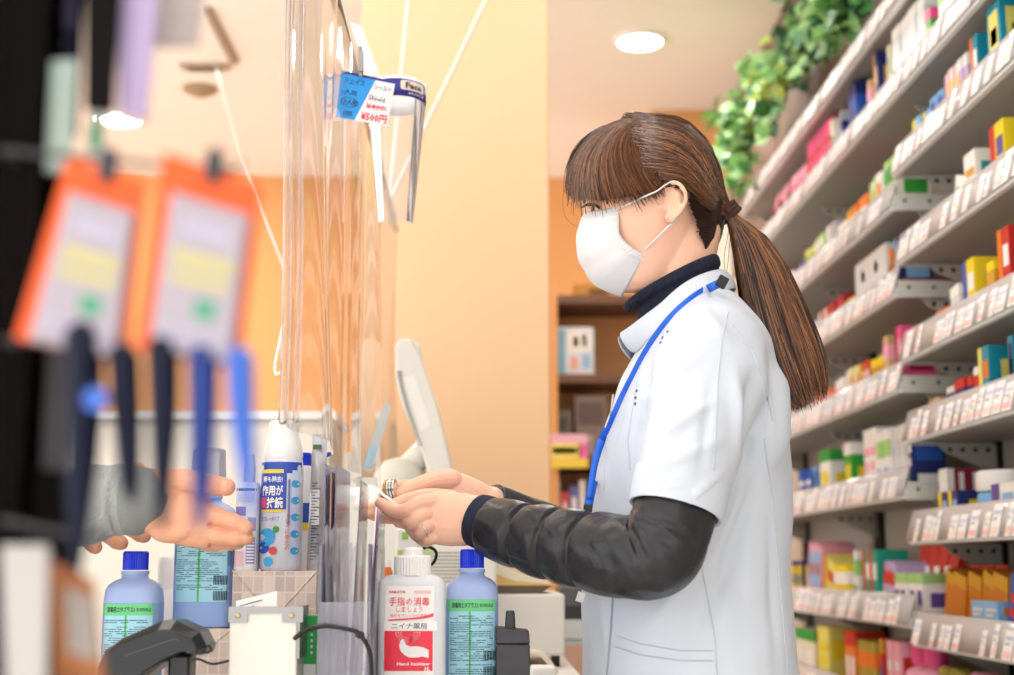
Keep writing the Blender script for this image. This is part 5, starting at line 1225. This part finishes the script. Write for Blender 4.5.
# sleeve hem: stitched band
b = MB()
for s in (-1, 1):
    def SP(px, py, d): return WP(px, py, s*d)
    c0, c1 = SP(683.5, 476, .225), SP(675, 512, .233)
    ax = (c1 - c0).normalized(); a = Vector((1, 0, .15)); a = (a - ax*a.dot(ax)).normalized(); bb_ = ax.cross(a)
    rings = []
    for t, r_ in ((0, .0505), (.05, .0516), (.95, .0502), (1, .0492), (.97, .046), (.5, .045)):
        c = c0.lerp(c1, t); rings.append([c + a*(math.cos(2*PI*j/36)*r_*1.02) + bb_*(math.sin(2*PI*j/36)*r_) for j in range(36)])
    b.loft(rings, m_coat, caps=False)
    part(b, 'sleeve_hem', woman, angle=60); b = MB()
# collar
b = MB(); up_ = [(619.5,333,-.012),(630,326,-.03),(645,315,-.055),(661,303,-.073),(675,290,-.080),(690,279.5,-.080),(706,272.5,-.070),(719,269.5,-.045),(724,270,0)]
lo_ = [(634,353,-.02),(641,350,-.045),(650,340,-.075),(664,330,-.097),(680,318,-.108),(698,305,-.108),(716,296,-.094),(730,290,-.060),(736,290,0)]
U1 = smoothpath([WP(*p) for p in up_], 4); L1 = smoothpath([WP(*p) for p in lo_], 4)
mir = lambda P_: [Vector((p.x, 2*YWM - p.y, p.z)) for p in reversed(P_)][1:]
U2 = U1 + mir(U1); L2 = L1 + mir(L1)
M_ = [ (a + c)/2 + ((a + c)/2 - WP(685, 310)).normalized()*.004 for a, c in zip(U2, L2)]
b.grid([U2, M_, L2], m_coat)
part(b, 'collar', woman, solid=.0025, subsurf=1, angle=180)
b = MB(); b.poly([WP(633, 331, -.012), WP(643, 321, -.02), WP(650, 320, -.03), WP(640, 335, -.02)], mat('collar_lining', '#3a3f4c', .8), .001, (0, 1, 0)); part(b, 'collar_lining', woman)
# chest pocket writing
b = MB()
for k, (x, y) in enumerate(((637, 391), (636, 398), (635.5, 404), (663, 338), (668, 332), (661, 343))):
    p = hit(x, y, .0012); b.box(p, (.0035, .0005, .0035), mat('embroidery_navy', '#5a648c', .7), Euler((0, .6 + k, 0)).to_matrix())
part(b, 'embroidery', woman, smooth=False)
# ---- lanyard
def strip_on(path, halfpx, m, name, off=.0022, bv=None, th=.0012):
    P_ = [hit(x, y, off, bv) for x, y in path]; bb = MB(); L = []; Rr = []
    for i, p in enumerate(P_):
        t = (P_[min(i+1, len(P_)-1)] - P_[max(i-1, 0)]).normalized(); v = (C0 - p).normalized(); s_ = t.cross(v).normalized() * pm(halfpx, -.1)
        L.append(p + s_); Rr.append(p - s_)
    bb.grid([L, Rr], m); return part(bb, name, woman, solid=th, off=0)
def dens(pts, n=6): return [(v.x, v.y) for v in smoothpath([(x, y, 0) for x, y in pts], n)]
strip_on(dens([(722,282),(704,291),(688,302),(671,318),(656,337),(644,356),(632,379),(621,401),(611,425),(602,450),(595,475),(590,498),(587,515)], 5), 4.2, m_lany, 'lanyard', .004)
strip_on(dens([(606,428),(600,443),(595,462),(592,480),(589,500)], 4), 3.2, m_lany, 'lanyard_back_strap', .0035)
b = MB(); p = hit(722, 282, .006); b.box(p, (.012, .006, .014), m_black, Euler((0, .5, 0)).to_matrix()); part(b, 'lanyard_buckle', woman, bevel=.001); b = MB(); b.box(hit(588, 508, .006), (.010, .006, .008), m_black, Euler((0, .15, 0)).to_matrix()); part(b, 'lanyard_buckle', woman, bevel=.001)
b = MB(); q0, q1 = WP(596, 600, -.13), WP(603, 594, -.13); b.box(WP(580.5, 597, -.05), (.009, .004, .012), m_white, Euler((0, .3, 0)).to_matrix()); part(b, 'name_tag', woman)
# ---- puffer sleeve
PF = [((626,512),(684,566),2.6,-.0045),((626,516),(662,590),2.6,-.004),((630,508),(706,545),2.6,-.004),((624,520),(640,592),2.4,-.003),((634,520),(676,552),2.2,.0025),((640,512),(700,556),2.6,.0025),((632,524),(655,570),2.4,.0025),((478,548),(560,575),1.4,-.0022),((560,575),(625,588),1.4,-.0022),((530,520),(560,545),2,-.0015),((500,515),(520,550),2,-.0015),((575,530),(600,560),2,-.0015)]
def puffer(path, rads, name, quilts, ncut=9):
    P_ = smoothpath(path, 10); n = len(P_); rr_ = []
    for i in range(n):
        f = i/10; k = min(int(f), len(rads)-2); rr_.append(lerp(rads[k], rads[k+1], f - k))
    # arc-length params
    L = [0]
    for a, c in zip(P_, P_[1:]): L.append(L[-1] + (c - a).length)
    quilts = [q if q > 0 else L[-1] + q for q in quilts]
    out = []
    for i in range(n):
        l = L[i]; d = min(abs(l - q) for q in quilts); out.append(rr_[i] * (1 - .13*math.exp(-(d/.0042)**2)) )
    # resample denser
    PP = []; RR = []
    M = 150
    for k in range(M + 1):
        l = L[-1]*k/M; i = 0
        while i < n - 2 and L[i+1] < l: i += 1
        t = (l - L[i])/max(1e-9, L[i+1] - L[i]); PP.append(P_[i].lerp(P_[i+1], t)); r_ = lerp(rr_[i], rr_[i+1], t)
        d = min(abs(l - q) for q in quilts); RR.append(r_ * (1.02 - .17*math.exp(-(d/.0032)**2) - .06*math.exp(-(d/.012)**2)))
    rings = []; prev = None
    for k in range(M + 1):
        t = (PP[min(k+1, M)] - PP[max(k-1, 0)]).normalized(); a = Vector((0, 1, 0)); a = (a - t*a.dot(t)).normalized(); c = t.cross(a)
        rg = []
        for j in range(80):
            an = 2*PI*j/80; w_ = 1 + .010*math.sin(an*5 + k*.11) + .008*math.sin(an*9 - k*.23) + .022*math.sin(an*3 + 1)*math.sin(k*.55)*math.exp(-((k/M - .38)/.12)**2) 
            nrm_ = a*math.cos(an) + c*math.sin(an); p_ = PP[k] + nrm_*RR[k]*w_
            if p_.y < YWM: x_, y_ = topx(p_); p_ += nrm_ * sum(ridge(x_, y_, *f) for f in PF)
            rg.append(p_)
        rings.append(rg)
    bb = MB(); bb.loft(rings, m_puff); return part(bb, name, woman, angle=180), L[-1]
e1 = [WP(688, 430, -.20), WP(681, 480, -.222), WP(672, 520, -.232), WP(655, 552, -.225), WP(622, 556, -.200), WP(590, 551, -.172), WP(550, 543, -.135), WP(515, 534, -.102), WP(491, 527, -.080)]
puffer(e1, [.040, .042, .044, .0475, .0445, .0445, .042, .0385, .034], 'puffer_sleeve', [-.050, -.097, -.142, .03])
e2 = [WP(690, 430, .20), WP(680, 490, .225), WP(664, 552, .225), WP(622, 556, .19), WP(580, 546, .14), WP(535, 529, .08), WP(489, 507, .036)]
puffer(e2, [.040, .042, .047, .044, .042, .037, .030], 'puffer_sleeve', [.03, .085, .135, .148, .185, .228, .270, .318])
# knit cuffs
def cuff(c0, c1, r0, r1, name):
    ax = (c1 - c0).normalized(); a = Vector((0, 1, 0)); a = (a - ax*a.dot(ax)).normalized(); c = ax.cross(a); rings = []
    for i in range(9):
        t = i/8; r_ = lerp(r0, r1, t) * (1 + .03*math.sin(PI*t)); rings.append([c0.lerp(c1, t) + (a*math.cos(2*PI*j/96)*.86 + c*math.sin(2*PI*j/96)) * r_ * (1 if j % 2 else 1.03) for j in range(96)])
    rings.append([c1.lerp(c0, .1) + (a*math.cos(2*PI*j/96)*.86 + c*math.sin(2*PI*j/96)) * (r1*.85) for j in range(96)])
    bb = MB(); bb.loft(rings, m_cuff); return part(bb, name, woman, angle=180)
cuff(WP(494, 526, -.082), WP(477, 520, -.066), .031, .0305, 'knit_cuff')
cuff(WP(503, 512, .045), WP(488, 505, .034), .024, .022, 'knit_cuff')
# ---- mask
fr = [(585,213),(581,221),(579,234),(578.5,250),(582,263),(588.5,274.5),(596,284.5),(607,291),(622,296.5)]
re_ = [(619,207.5),(619,215),(619,224),(619.5,233),(624,240.5),(630,246),(636,250),(641,252),(645,253)]
RD = [.0615, .065, .067, .068, .068, .067, .065, .061, .056]
b = MB(); NU, NV = 22, 40; G = []
FRp = dens(fr, 5); REp = dens(re_, 5); NVV = len(FRp)
for i in range(NVV):
    v = i/(NVV-1); row = []
    d1 = interp([(k/8, RD[k]) for k in range(9)], v)[0]
    for j in range(-NU, NU + 1):
        u = abs(j)/NU; s = -1 if j < 0 else 1
        x = lerp(FRp[i][0], REp[i][0], 1 - math.cos(u*PI/2)*1.0 if True else u); y = lerp(FRp[i][1], REp[i][1], 1 - math.cos(u*PI/2))
        dd = d1 * math.sin(u*PI/2)
        pleat = 0.
        for c_ in (.22, .42, .62):
            w = (v - c_)*26; pleat += .0038/(1 + math.exp(-w*1.6)) - .0038*min(1, max(0, (v - c_)/.2))
        pleat *= (1 - u**6)
        nx = math.cos(u*PI/2)
        p = WP(x, y, s*dd) + Vector((-nx, s*math.sin(u*PI/2), .0)) * pleat
        if u > .9: p += Vector((0, s*.0006*math.sin(i*2.4), 0))
        row.append(p)
    G.append(row)
b.grid(G, m_mask)
mk = part(b, 'face_mask', woman, solid=.001, off=1)
b = MB()
for s in (-1, 1):
    for x in range(16):
        t = x/15; i = int(t*(NVV-1)); p = G[i][NU + s*(NU - 2)] ; b.box(p + Vector((0, s*.0012, 0)), (.0065, .0008, .0014), mat('mask_crimp', '#dcdcdc', .8))
for off in (4, 7):   # stitch lines along bottom hem
    b.tube([G[NVV - 1 - off//3][j] + (G[NVV-1][j] - WP(640, 230)).normalized()*.0008 for j in range(0, 2*NU+1, 2)], .0003, mat('mask_crimp', '#dcdcdc', .8), 4)
part(b, 'mask_crimping', woman, smooth=False)
for s in (-1, 1):
    b = MB(); b.tube(smoothpath([WP(617, 209.5, s*.066), WP(632, 202.5, s*.080), WP(646, 196, s*.088), WP(657, 191, s*.090), WP(664, 186, s*.088), WP(672, 181, s*.080)], 4), .0017, m_mask, 6, flat=.6); part(b, 'ear_loop', woman)
    b = MB(); b.tube(smoothpath([WP(643, 252, s*.057), WP(655, 240, s*.069), WP(667, 228, s*.078), WP(676, 221, s*.074)], 4), .0019, m_mask, 6, flat=.6); part(b, 'ear_loop', woman)
b = MB(); b.ell(WP(667, 218.5, -.0835), (.0016, .0016, .0016), mat('earring_silver', '#e8e8ea', .15, metal=1), 10); part(b, 'earring', woman)
# ring on the near hand
b = MB(); ax = (H(418, 533, -.080) - H(428, 527, -.078)).normalized(); a = Vector((0, 1, 0)); a = (a - ax*a.dot(ax)).normalized(); cc_ = ax.cross(a)
b.tube([H(424, 529.5, -.0795) + (a*math.cos(2*PI*i/24) + cc_*math.sin(2*PI*i/24))*.0098 for i in range(25)], .0011, mat('ring_silver', '#d8d8dc', .15, metal=1), 8, round_caps=False); part(b, 'finger_ring', woman)
# trousers and shoes (below the frame)
b = MB()
for s in (-1, 1):
    b.tube([Vector((hx, YWM + s*.085, .80)), Vector((hx, YWM + s*.088, .45)), Vector((hx + .01, YWM + s*.088, .07))], [.10, .078, .06], mat('trousers_black', '#1e1f24', .7), 20, round_caps=False)
part(b, 'trousers', woman)
for s in (-1, 1):
    b = MB(); b.loft([[Vector((hx - .02 + .13*math.cos(2*PI*j/24)*k, YWM + s*.09 + .046*math.sin(2*PI*j/24)*k, z)) for j in range(24)] for z, k in ((0, .95), (.02, 1), (.05, .9), (.09, .6))], m_white); part(b, 'shoe', woman)
# ---- what she holds
m_coin = [mat('coin_silver', '#d9d7d2', .25, metal=.85), mat('coin_gold', '#c99a52', .28, metal=.85)]
axc = Vector((.95, -.25, .12)).normalized()
for k, (dx, g) in enumerate(((-.0068, 0), (-.0036, 1), (-.0006, 0), (.003, 0), (.0064, 0))):
    c = H(390.5, 490, -.020) + axc * dx * 1.0
    a = Vector((0, 1, 0)); a = (a - axc*a.dot(axc)).normalized(); cc_ = axc.cross(a); R_ = .0122 + .0008*(k % 2)
    b = MB(); rings = []
    for o, k2 in ((-.0013, .9), (-.0011, 1), (.0011, 1), (.0013, .9)): rings.append([c + axc*o + (a*math.cos(2*PI*j/36) + cc_*math.sin(2*PI*j/36))*R_*k2 for j in range(36)])
    b.loft(rings, m_coin[g])
    solo(b, 'coin', ('silver coin, leftmost of those pinched in her fingers', 'gold coin pinched between silver coins in her fingers', 'silver coin in the middle of the pinched stack', 'silver coin, second from right in the pinched stack', 'silver coin, rightmost of those pinched in her fingers')[k], 'coin', 'coins pinched in her fingers')
m_pap = mat('receipt_white', '#f4f6fb', .55)
b = MB(); b.grid([[H(376, 490, -.045), H(386, 498, -.050), H(399, 507, -.054)], [H(379, 488.5, -.02), H(391, 497, -.022), H(404, 505, -.026)], [H(384, 489, .0), H(396, 497, .0), H(408, 504, .0)]], m_pap); solo(b, 'receipt_paper', 'narrow white slip of paper under the coins in her hands', 'paper', solid=.0004)
b = MB(); rows = []
for i in range(9):
    t = i/8; rows.append([H(lerp(378, 352, t) + 4*math.sin(PI*t), lerp(489, 489, t) - 4*math.sin(PI*t), .012), H(lerp(384, 356, t), lerp(500, 497, t), .004), H(lerp(384, 352, t), lerp(518, 508, t) + 1*math.sin(PI*t), -.004)])
b.grid(rows, mat('paper_cream_white', '#fbfaf6', .6)); solo(b, 'folded_paper', 'curved cream white paper held at the tips of her fingers', 'paper', solid=.0005)
# ================================================================ THE CUSTOMER (left, mostly outside the frame)
YCU = 1.62
m_skin2 = mat('skin_warm', '#e8ab8c', .5, sss=.12, noise=.1, nscale=60, bump=.1, bscale=260)
m_sw = mat('sweater_grey', '#a0a5a6', .9, noise=.15, nscale=120, bump=.4, bscale=220)
cb_ = Vector((-.70, 1.78, 0))
cust = thing('person', 'customer in a grey sleeve reaching an open palm over the counter from the left', 'person', cb_)
def CP(px, py, d=0.): return PY(px, py, YCU + d)
def palm2(b, secs, d0=0.):
    rings = []
    for px, y0, y1, dc, th in secs:
        a, c_ = CP(px, y0, dc), CP(px, y1, dc); c = (a + c_)/2; hh = (a - c_).length/2; ring = []
        for j in range(20):
            q = 2*PI*j/20; ca, sa = math.cos(q), math.sin(q)
            ring.append(c + Vector((0, math.copysign(abs(ca)**.8, ca)*th, math.copysign(abs(sa)**.85, sa)*hh)))
        rings.append(ring)
    b.loft(rings, DUM)
def fing2(b, pts, r0, r1):
    P_ = smoothpath([CP(*p) for p in pts], 4); n = len(P_)
    b.tube(P_, [lerp(r0, r1, i/(n-1)) * (1 + .05*math.sin(i*1.6)) for i in range(n)], DUM, 12)
hb_ = MB()
hb_.tube([CP(105, 500), CP(150, 503)], [.028, .026], DUM, 20, flat=1.15)
palm2(hb_, [(142, 478, 530, 0, .020), (156, 471, 537, 0, .021), (172, 468, 543, 0, .019), (188, 474, 547, 0, .016), (200, 486, 548, .002, .0135), (210, 500, 548, .003, .012)])
fing2(hb_, [(198, 507, 0), (214, 515, -.002), (232, 521, -.004), (246, 528, -.004)], .0115, .0085)
fing2(hb_, [(198, 530, 0), (216, 536, 0), (234, 538, .0), (247, 538, .001)], .0115, .0082)
fing2(hb_, [(196, 536, .012), (214, 541, .014), (228, 543, .015), (238, 543, .016)], .0105, .0078)
fing2(hb_, [(192, 538, .022), (206, 544, .026), (216, 546, .028)], .0092, .0072)
fing2(hb_, [(158, 482, -.006), (178, 480, -.012), (198, 482, -.014), (214, 485, -.012), (226, 487, -.010)], .0145, .0105)
# creases are cut by the gap between the thumb ball and palm
hb_.ell(CP(170, 488, -.008), (.022, .014, .016), DUM, 16, Euler((0, .2, 0)).to_matrix()); hb_.ell(CP(172, 532, -.006), (.026, .013, .013), DUM, 16)
m1 = remesh_obj(hb_, 'h', .0012, 3)
hb_ = MB()   # other hand, curled fingers below the sleeve, farther from the camera
hb_.tube([CP(20, 512, .14), CP(70, 515, .14)], [.027, .026], DUM, 20)
palm2(hb_, [(66, 496, 536, .14, .018), (85, 492, 538, .14, .019), (105, 492, 538, .14, .017), (118, 496, 534, .14, .014)])
fing2(hb_, [(80, 525, .13), (86, 536, .12), (91, 543, .115), (95, 547, .11)], .0108, .009)
fing2(hb_, [(98, 524, .13), (108, 534, .12), (116, 541, .115), (121, 543, .11)], .0108, .009)
fing2(hb_, [(114, 516, .13), (128, 526, .12), (139, 534, .115), (144, 536, .11)], .0108, .0088)
fing2(hb_, [(116, 505, .13), (132, 512, .12), (146, 520, .115)], .0098, .008)
fing2(hb_, [(84, 500, .14), (108, 488, .12), (128, 476, .11), (138, 469, .105)], .012, .0085)
m2 = remesh_obj(hb_, 'h', .0012, 3)
# rest of the body
bb_ = MB(); X0 = cb_.x; Yc0 = cb_.y
def bring(z, hx_, hy, dx=0., n=28): return [Vector((X0 + dx + hx_*math.cos(2*PI*j/n), Yc0 + hy*math.sin(2*PI*j/n), z)) for j in range(n)]
bb_.loft([bring(z, a, b_, dx) for z, a, b_, dx in ((.78, .11, .17, 0), (.95, .10, .155, 0), (1.1, .105, .16, 0), (1.28, .11, .19, 0), (1.38, .085, .18, 0), (1.43, .055, .09, 0), (1.50, .05, .052, .01), (1.56, .06, .06, .02), (1.60, .085, .068, .025), (1.66, .095, .074, .02), (1.72, .09, .072, .015), (1.77, .06, .05, .01), (1.79, .03, .02, .01))], DUM)
bb_.ell((X0 + .118, Yc0, 1.635), (.014, .012, .02), DUM, 12)
for s in (-1, 1):
    bb_.ell((X0 + .02, Yc0 + s*.075, 1.64), (.018, .008, .03), DUM, 12)
    bb_.tube([Vector((X0, Yc0 + s*.08, .82)), Vector((X0 + .01, Yc0 + s*.085, .46)), Vector((X0, Yc0 + s*.085, .08))], [.08, .056, .038], DUM, 16)
S1 = Vector((X0, Yc0 - .19, 1.33)); S2 = Vector((X0, Yc0 + .19, 1.33))
el1 = Vector((X0 + .02, YCU - .06, 1.09)); w1 = CP(118, 501); el2 = Vector((X0 + .0, Yc0 + .17, 1.08)); w2_ = CP(40, 512, .14)
bb_.tube([S1, el1, w1], [.05, .04, .027], DUM, 16); bb_.tube([S2, el2, w2_], [.05, .04, .027], DUM, 16)
m3 = remesh_obj(bb_, 'b', .004, 6)
mesh_from(join_meshes([m1, m2, m3]), 'body', m_skin2, cust)
def sleeve(P_, R_, name, mt, wr=.05, par=cust):
    P_ = smoothpath(P_, 10); n = len(P_); rings = []; k_ = len(R_) - 1
    for i in range(n):
        f = i/(n-1)*k_; a_ = min(int(f), k_-1); r = lerp(R_[a_], R_[a_+1], f - a_); t = (P_[min(i+1, n-1)] - P_[max(i-1, 0)]).normalized()
        a = Vector((0, 1, 0)); a = (a - t*a.dot(t)).normalized(); c = t.cross(a)
        rings.append([P_[i] + (a*math.cos(2*PI*j/32) + c*math.sin(2*PI*j/32)) * r * (1 + wr*math.sin(i*.9 + 2*math.sin(j*.39 + 1)) * (i < n*.86)) for j in range(32)])
    q = MB(); q.loft(rings, mt); return part(q, name, par, angle=180)
sleeve([S1 + Vector((0, .01, .03)), lerp(S1, el1, .5), el1, lerp(el1, w1, .5) + Vector((0, 0, -.012)), CP(100, 502), CP(138, 500)], [.065, .06, .055, .047, .043, .0385], 'sweater_sleeve', m_sw)
q = MB(); c0, c1 = CP(128, 501), CP(143, 499)
q.tube([c0, c0.lerp(c1, .5), c1], [.0395, .0405, .0375], mat('cuff_grey_knit', '#9aa0a0', .9, bump=.6, bscale=500, stretch=(1, 1, 3)), 40, round_caps=True); part(q, 'sleeve_cuff', cust)
sleeve([S2 + Vector((0, -.01, .03)), lerp(S2, el2, .5), el2, lerp(el2, w2_, .6), CP(60, 513, .14)], [.065, .06, .052, .042, .034], 'sweater_sleeve', m_sw)
q = MB(); q.loft([bring(z, a, b_, dx) for z, a, b_, dx in ((.76, .14, .20, 0), (.95, .13, .185, 0), (1.1, .13, .185, 0), (1.28, .135, .215, 0), (1.37, .11, .20, 0), (1.42, .075, .11, 0), (1.46, .065, .07, 0))], mat('vest_navy', '#1c2030', .8)); part(q, 'vest', cust)
q = MB(); rg = []
for z, a, b_, dx in ((1.58, .07, .078, -.035), (1.63, .085, .082, -.02), (1.69, .105, .084, .0), (1.75, .09, .072, .0), (1.79, .06, .05, 0), (1.81, .02, .02, 0)): rg.append(bring(z, a, b_, dx))
q.loft(rg, mat('customer_hair', '#2c2622', .6, bump=.5, bscale=200, stretch=(1, 1, .1))); part(q, 'hair', cust)
q = MB()
for s in (-1, 1): q.tube([Vector((X0, Yc0 + s*.09, .8)), Vector((X0 + .01, Yc0 + s*.09, .45)), Vector((X0, Yc0 + s*.09, .07))], [.1, .078, .058], mat('trousers_navy', '#20242f', .8), 20, round_caps=False)
part(q, 'trousers', cust)
for s in (-1, 1):
    q = MB(); q.loft([[Vector((X0 + .04 + .14*math.cos(2*PI*j/24)*k, Yc0 + s*.09 + .048*math.sin(2*PI*j/24)*k, z)) for j in range(24)] for z, k in ((0, .95), (.02, 1), (.05, .9), (.09, .6))], m_black); part(q, 'shoe', cust)
# ================================================================ BLURRED DISPLAY RACK IN FRONT OF THE LENS
YFG = .56
def FP(px, py, d=0.): return PY(px, py, YFG + d)
m_rk = mat('rack_black', '#0c0807', .9, spec=.1); m_hook = mat('hook_metal', '#4a4a4d', .45, metal=.4)
rx0 = FP(-120, 300).x; rx1 = FP(10, 300).x
t = thing('display_rack', 'tall blurred black display rack at the left edge, nearest the camera', 'rack', ((rx0 + rx1)/2, YFG + .05, 0))
b = MB(); b.bx((rx0, YFG + .03, 0), (rx1, YFG + .05, 1.62), m_rk); part(b, 'back_panel', t)
b = MB(); b.bx((rx1 - .012, YFG + .02, .02), (rx1, YFG + .06, 1.62), m_rk); part(b, 'upright', t)
b = MB(); b.bx((rx0, YFG - .12, 0), (rx1 + .03, YFG + .12, .02), m_rk); part(b, 'base', t)
hooks = [(FP(0, 150), FP(236, 172, -.0)), (FP(0, -60), FP(190, -70)), (FP(0, 340), FP(100, 345, .02)), (FP(0, 520), FP(96, 540, .01)), (FP(0, 40, .05), FP(60, 50, .05))]
for a, c in hooks:
    b = MB(); b.tube([a + Vector((0, .03, 0)), a, c, c + Vector((.002, 0, .004))], .0012, m_hook, 8); part(b, 'hook', t)
m_or = mat('card_orange', '#e65a1a', .5); m_bl = mat('blister_white', '#aca5b2', .5); m_by = mat('print_pale_yellow', '#c4bc84', .5); m_bg = mat('print_green', '#4a9f7c', .5); m_bp = mat('print_lilac_grey', '#b7b4cc', .5)
def quadpart(b, pts, m, th, d=0.):
    b.poly([FP(x, y, d) for x, y in pts], m, th, (0, 1, 0))
def mapq(q, u, v):  # q: TL,TR,BR,BL
    x = lerp(lerp(q[0][0], q[1][0], u), lerp(q[3][0], q[2][0], u), v); y = lerp(lerp(q[0][1], q[1][1], u), lerp(q[3][1], q[2][1], u), v); return (x, y)
def rectq(q, u0, v0, u1, v1): return [mapq(q, u0, v0), mapq(q, u1, v0), mapq(q, u1, v1), mapq(q, u0, v1)]
def pack(q, d, label, tools):
    t = thing('hanging_pack', label, 'hanging pack', FP(*q[3], d), 'orange-topped packs on the near hook' if 0 else None)
    b = MB(); quadpart(b, q, m_or, .0006, d); part(b, 'backing_card', t, smooth=False)
    b = MB(); q2 = rectq(q, .12, .17, .93, 1.0)
    f = [FP(x, y, d - .0005) for x, y in q2]; g = [FP(x, y, d - .007) for x, y in rectq(q, .17, .20, .88, .97)]
    b.loft([g, f], m_bl); part(b, 'blister', t, smooth=False, bevel=.0008)
    b = MB()
    for u0, v0, u1, v1, m in ((.28, .30, .75, .36, m_bp), (.22, .45, .82, .53, m_by), (.22, .56, .80, .62, m_by), (.50, .68, .70, .78, m_bg), (.2, .84, .85, .86, m_bp), (.2, .89, .8, .91, m_bp)):
        quadpart(b, rectq(q, u0, v0, u1, v1), m, .0002, d - .0075)
    part(b, 'printed_label', t, smooth=False)
    b = MB(); a = mapq(q, .5, .0); b.tube([FP(a[0], a[1] + 6, d), FP(a[0] + 2, a[1] - 12, d)], .004, mat('hang_tab', '#3a3f4a', .5), 8); part(b, 'hang_tab', t)
    for pts, m, w in tools:
        b = MB(); P_ = [FP(x, y, d - .002) for x, y in pts]; n = len(P_)
        b.tube(smoothpath(P_, 4), [lerp(w, w*.25, (i/((n-1)*4))**2) for i in range((n-1)*4 + 1)], m, 10, flat=.6); part(b, 'tool_handle', t)
m_sl = mat('tool_slate', '#1c2136', .5, spec=.2); m_nv = mat('tool_navy', '#1f3a86', .3); m_bt = mat('tool_blue', '#3f6fd6', .3)
pack([(68, 155), (146, 182), (126, 366), (14, 338)], .0, 'left one of two blurred orange-topped packs hanging near the lens', [([(84, 340), (84, 420), (80, 500), (76, 570)], m_sl, .0125), ([(124, 358), (127, 420), (130, 480), (132, 500)], m_sl, .0105)])
pack([(164, 152), (262, 186), (240, 368), (134, 350)], -.01, 'right one of two blurred orange-topped packs hanging near the lens', [([(163, 352), (164, 410), (163, 470), (162, 528)], m_sl, .0110), ([(203, 360), (203, 420), (202, 480), (200, 526)], m_nv, .0105), ([(240, 360), (242, 410), (246, 460), (252, 512)], m_bt, .0092)])
def hang(q, d, m, label, name='hanging_pack', cat='hanging pack', marks=(), th=.004, m2=None):
    t = thing(name, label, cat, FP(*q[3], d))
    b = MB(); quadpart(b, q, m, th, d); part(b, 'pack_body', t, smooth=False, bevel=.0008)
    if marks:
        b = MB()
        for u0, v0, u1, v1, mk in marks: quadpart(b, rectq(q, u0, v0, u1, v1), mk, .0003, d - .0005)
        part(b, 'printed_label', t, smooth=False)
hang([(8, -40), (84, -40), (76, 135), (10, 128)], .05, mat('pack_dark_navy', '#14152a', .8, spec=.15), 'dark navy blurred pack hanging at the top left corner', marks=[(.1,.1,.9,.4,mat('pack_plum', '#3d3350', .5))])
hang([(84, -40), (122, -40), (112, 112), (84, 108)], .02, mat('pack_soft_black', '#0e0c0e', .8, spec=.15), 'black narrow blurred pack hanging near the top left')
hang([(50, 60), (76, 58), (70, 170), (44, 172)], .03, mat('strip_mint', '#a9bdb4', .5), 'pale mint blurred strip hanging beside the black rack')
hang([(90, 100), (104, 100), (102, 160), (86, 158)], .04, mat('strip_pale', '#b9c6c0', .5), 'short pale green blurred strip between rack and orange packs', marks=[(.0,.4,1,.8,mat('strip_green', '#6fa884', .5))])
hang([(118, -40), (160, -40), (146, 120), (118, 112)], .03, mat('pack_lilac', '#9d96a8', .6), 'pale lilac blurred pack hanging at the top left')
hang([(148, -40), (206, -40), (198, 44), (148, 46)], .05, mat('pack_greige', '#b4aaa8', .5), 'greige blurred box shape hanging at the top, left of the ceiling rail')
hang([(22, 345), (66, 345), (62, 480), (22, 480)], .05, mat('strip_dark_grey', '#5a5a5c', .5), 'dark grey blurred strip hanging below the left orange pack')
hang([(0, 545), (48, 545), (44, 760), (8, 760)], .0, mat('pack_offwhite', '#b9b6b4', .5), 'off-white blurred pack at the bottom left corner')
hang([(50, 560), (92, 580), (112, 760), (56, 760)], .02, mat('pack_burnt_orange', '#a8683a', .5), 'burnt orange and brown blurred pack at the bottom left', marks=[(.3,.1,.95,.45,mat('pack_grey_label', '#a39c96', .5)),(.1,.55,.9,.8,mat('pack_brown', '#6a3d22', .5))])
hang([(22, 470), (74, 470), (84, 760), (24, 760)], .04, mat('pack_char', '#0f0d0d', .8, spec=.15), 'charcoal narrow blurred pack behind the off-white one at lower left')
b = MB(); b.lathe([(.0045, 0), (.005, .002), (.0045, .004)], FP(98, 400, -.01), m_bt, 20, rot=Euler((PI/2, 0, 0)).to_matrix()); b.tube([FP(98, 396, -.008), FP(98, 360, -.004)], .0006, m_hook, 6); solo(b, 'blue_charm', 'small round bright blue blurred charm hanging under the left orange pack', 'charm')
# ================================================================ LIGHT AND CAMERA
w = bpy.data.worlds.new('room_surround'); bpy.context.scene.world = w; w.use_nodes = True
w.node_tree.nodes['Background'].inputs[0].default_value = (1.0, .97, .94, 1); w.node_tree.nodes['Background'].inputs[1].default_value = WORLD
cd = bpy.data.cameras.new('camera'); cam = bpy.data.objects.new('camera', cd); COL.objects.link(cam)
cam.location = C0; cam.rotation_euler = Matrix((RT, UP, -FW)).transposed().to_euler()
cd.sensor_width = 36.0; cd.lens = 36.0 * FPX / 1014; cd.clip_start = .02
cd.dof.use_dof = True; cd.dof.focus_distance = 1.70; cd.dof.aperture_fstop = 4.0
bpy.context.scene.camera = cam
bpy.context.scene.cycles.transparent_max_bounces = 48
vs = bpy.context.scene.view_settings
vs.view_transform = 'Standard'; vs.look = 'None'; vs.gamma = 1; vs.use_curve_mapping = False; vs.exposure = EXPO
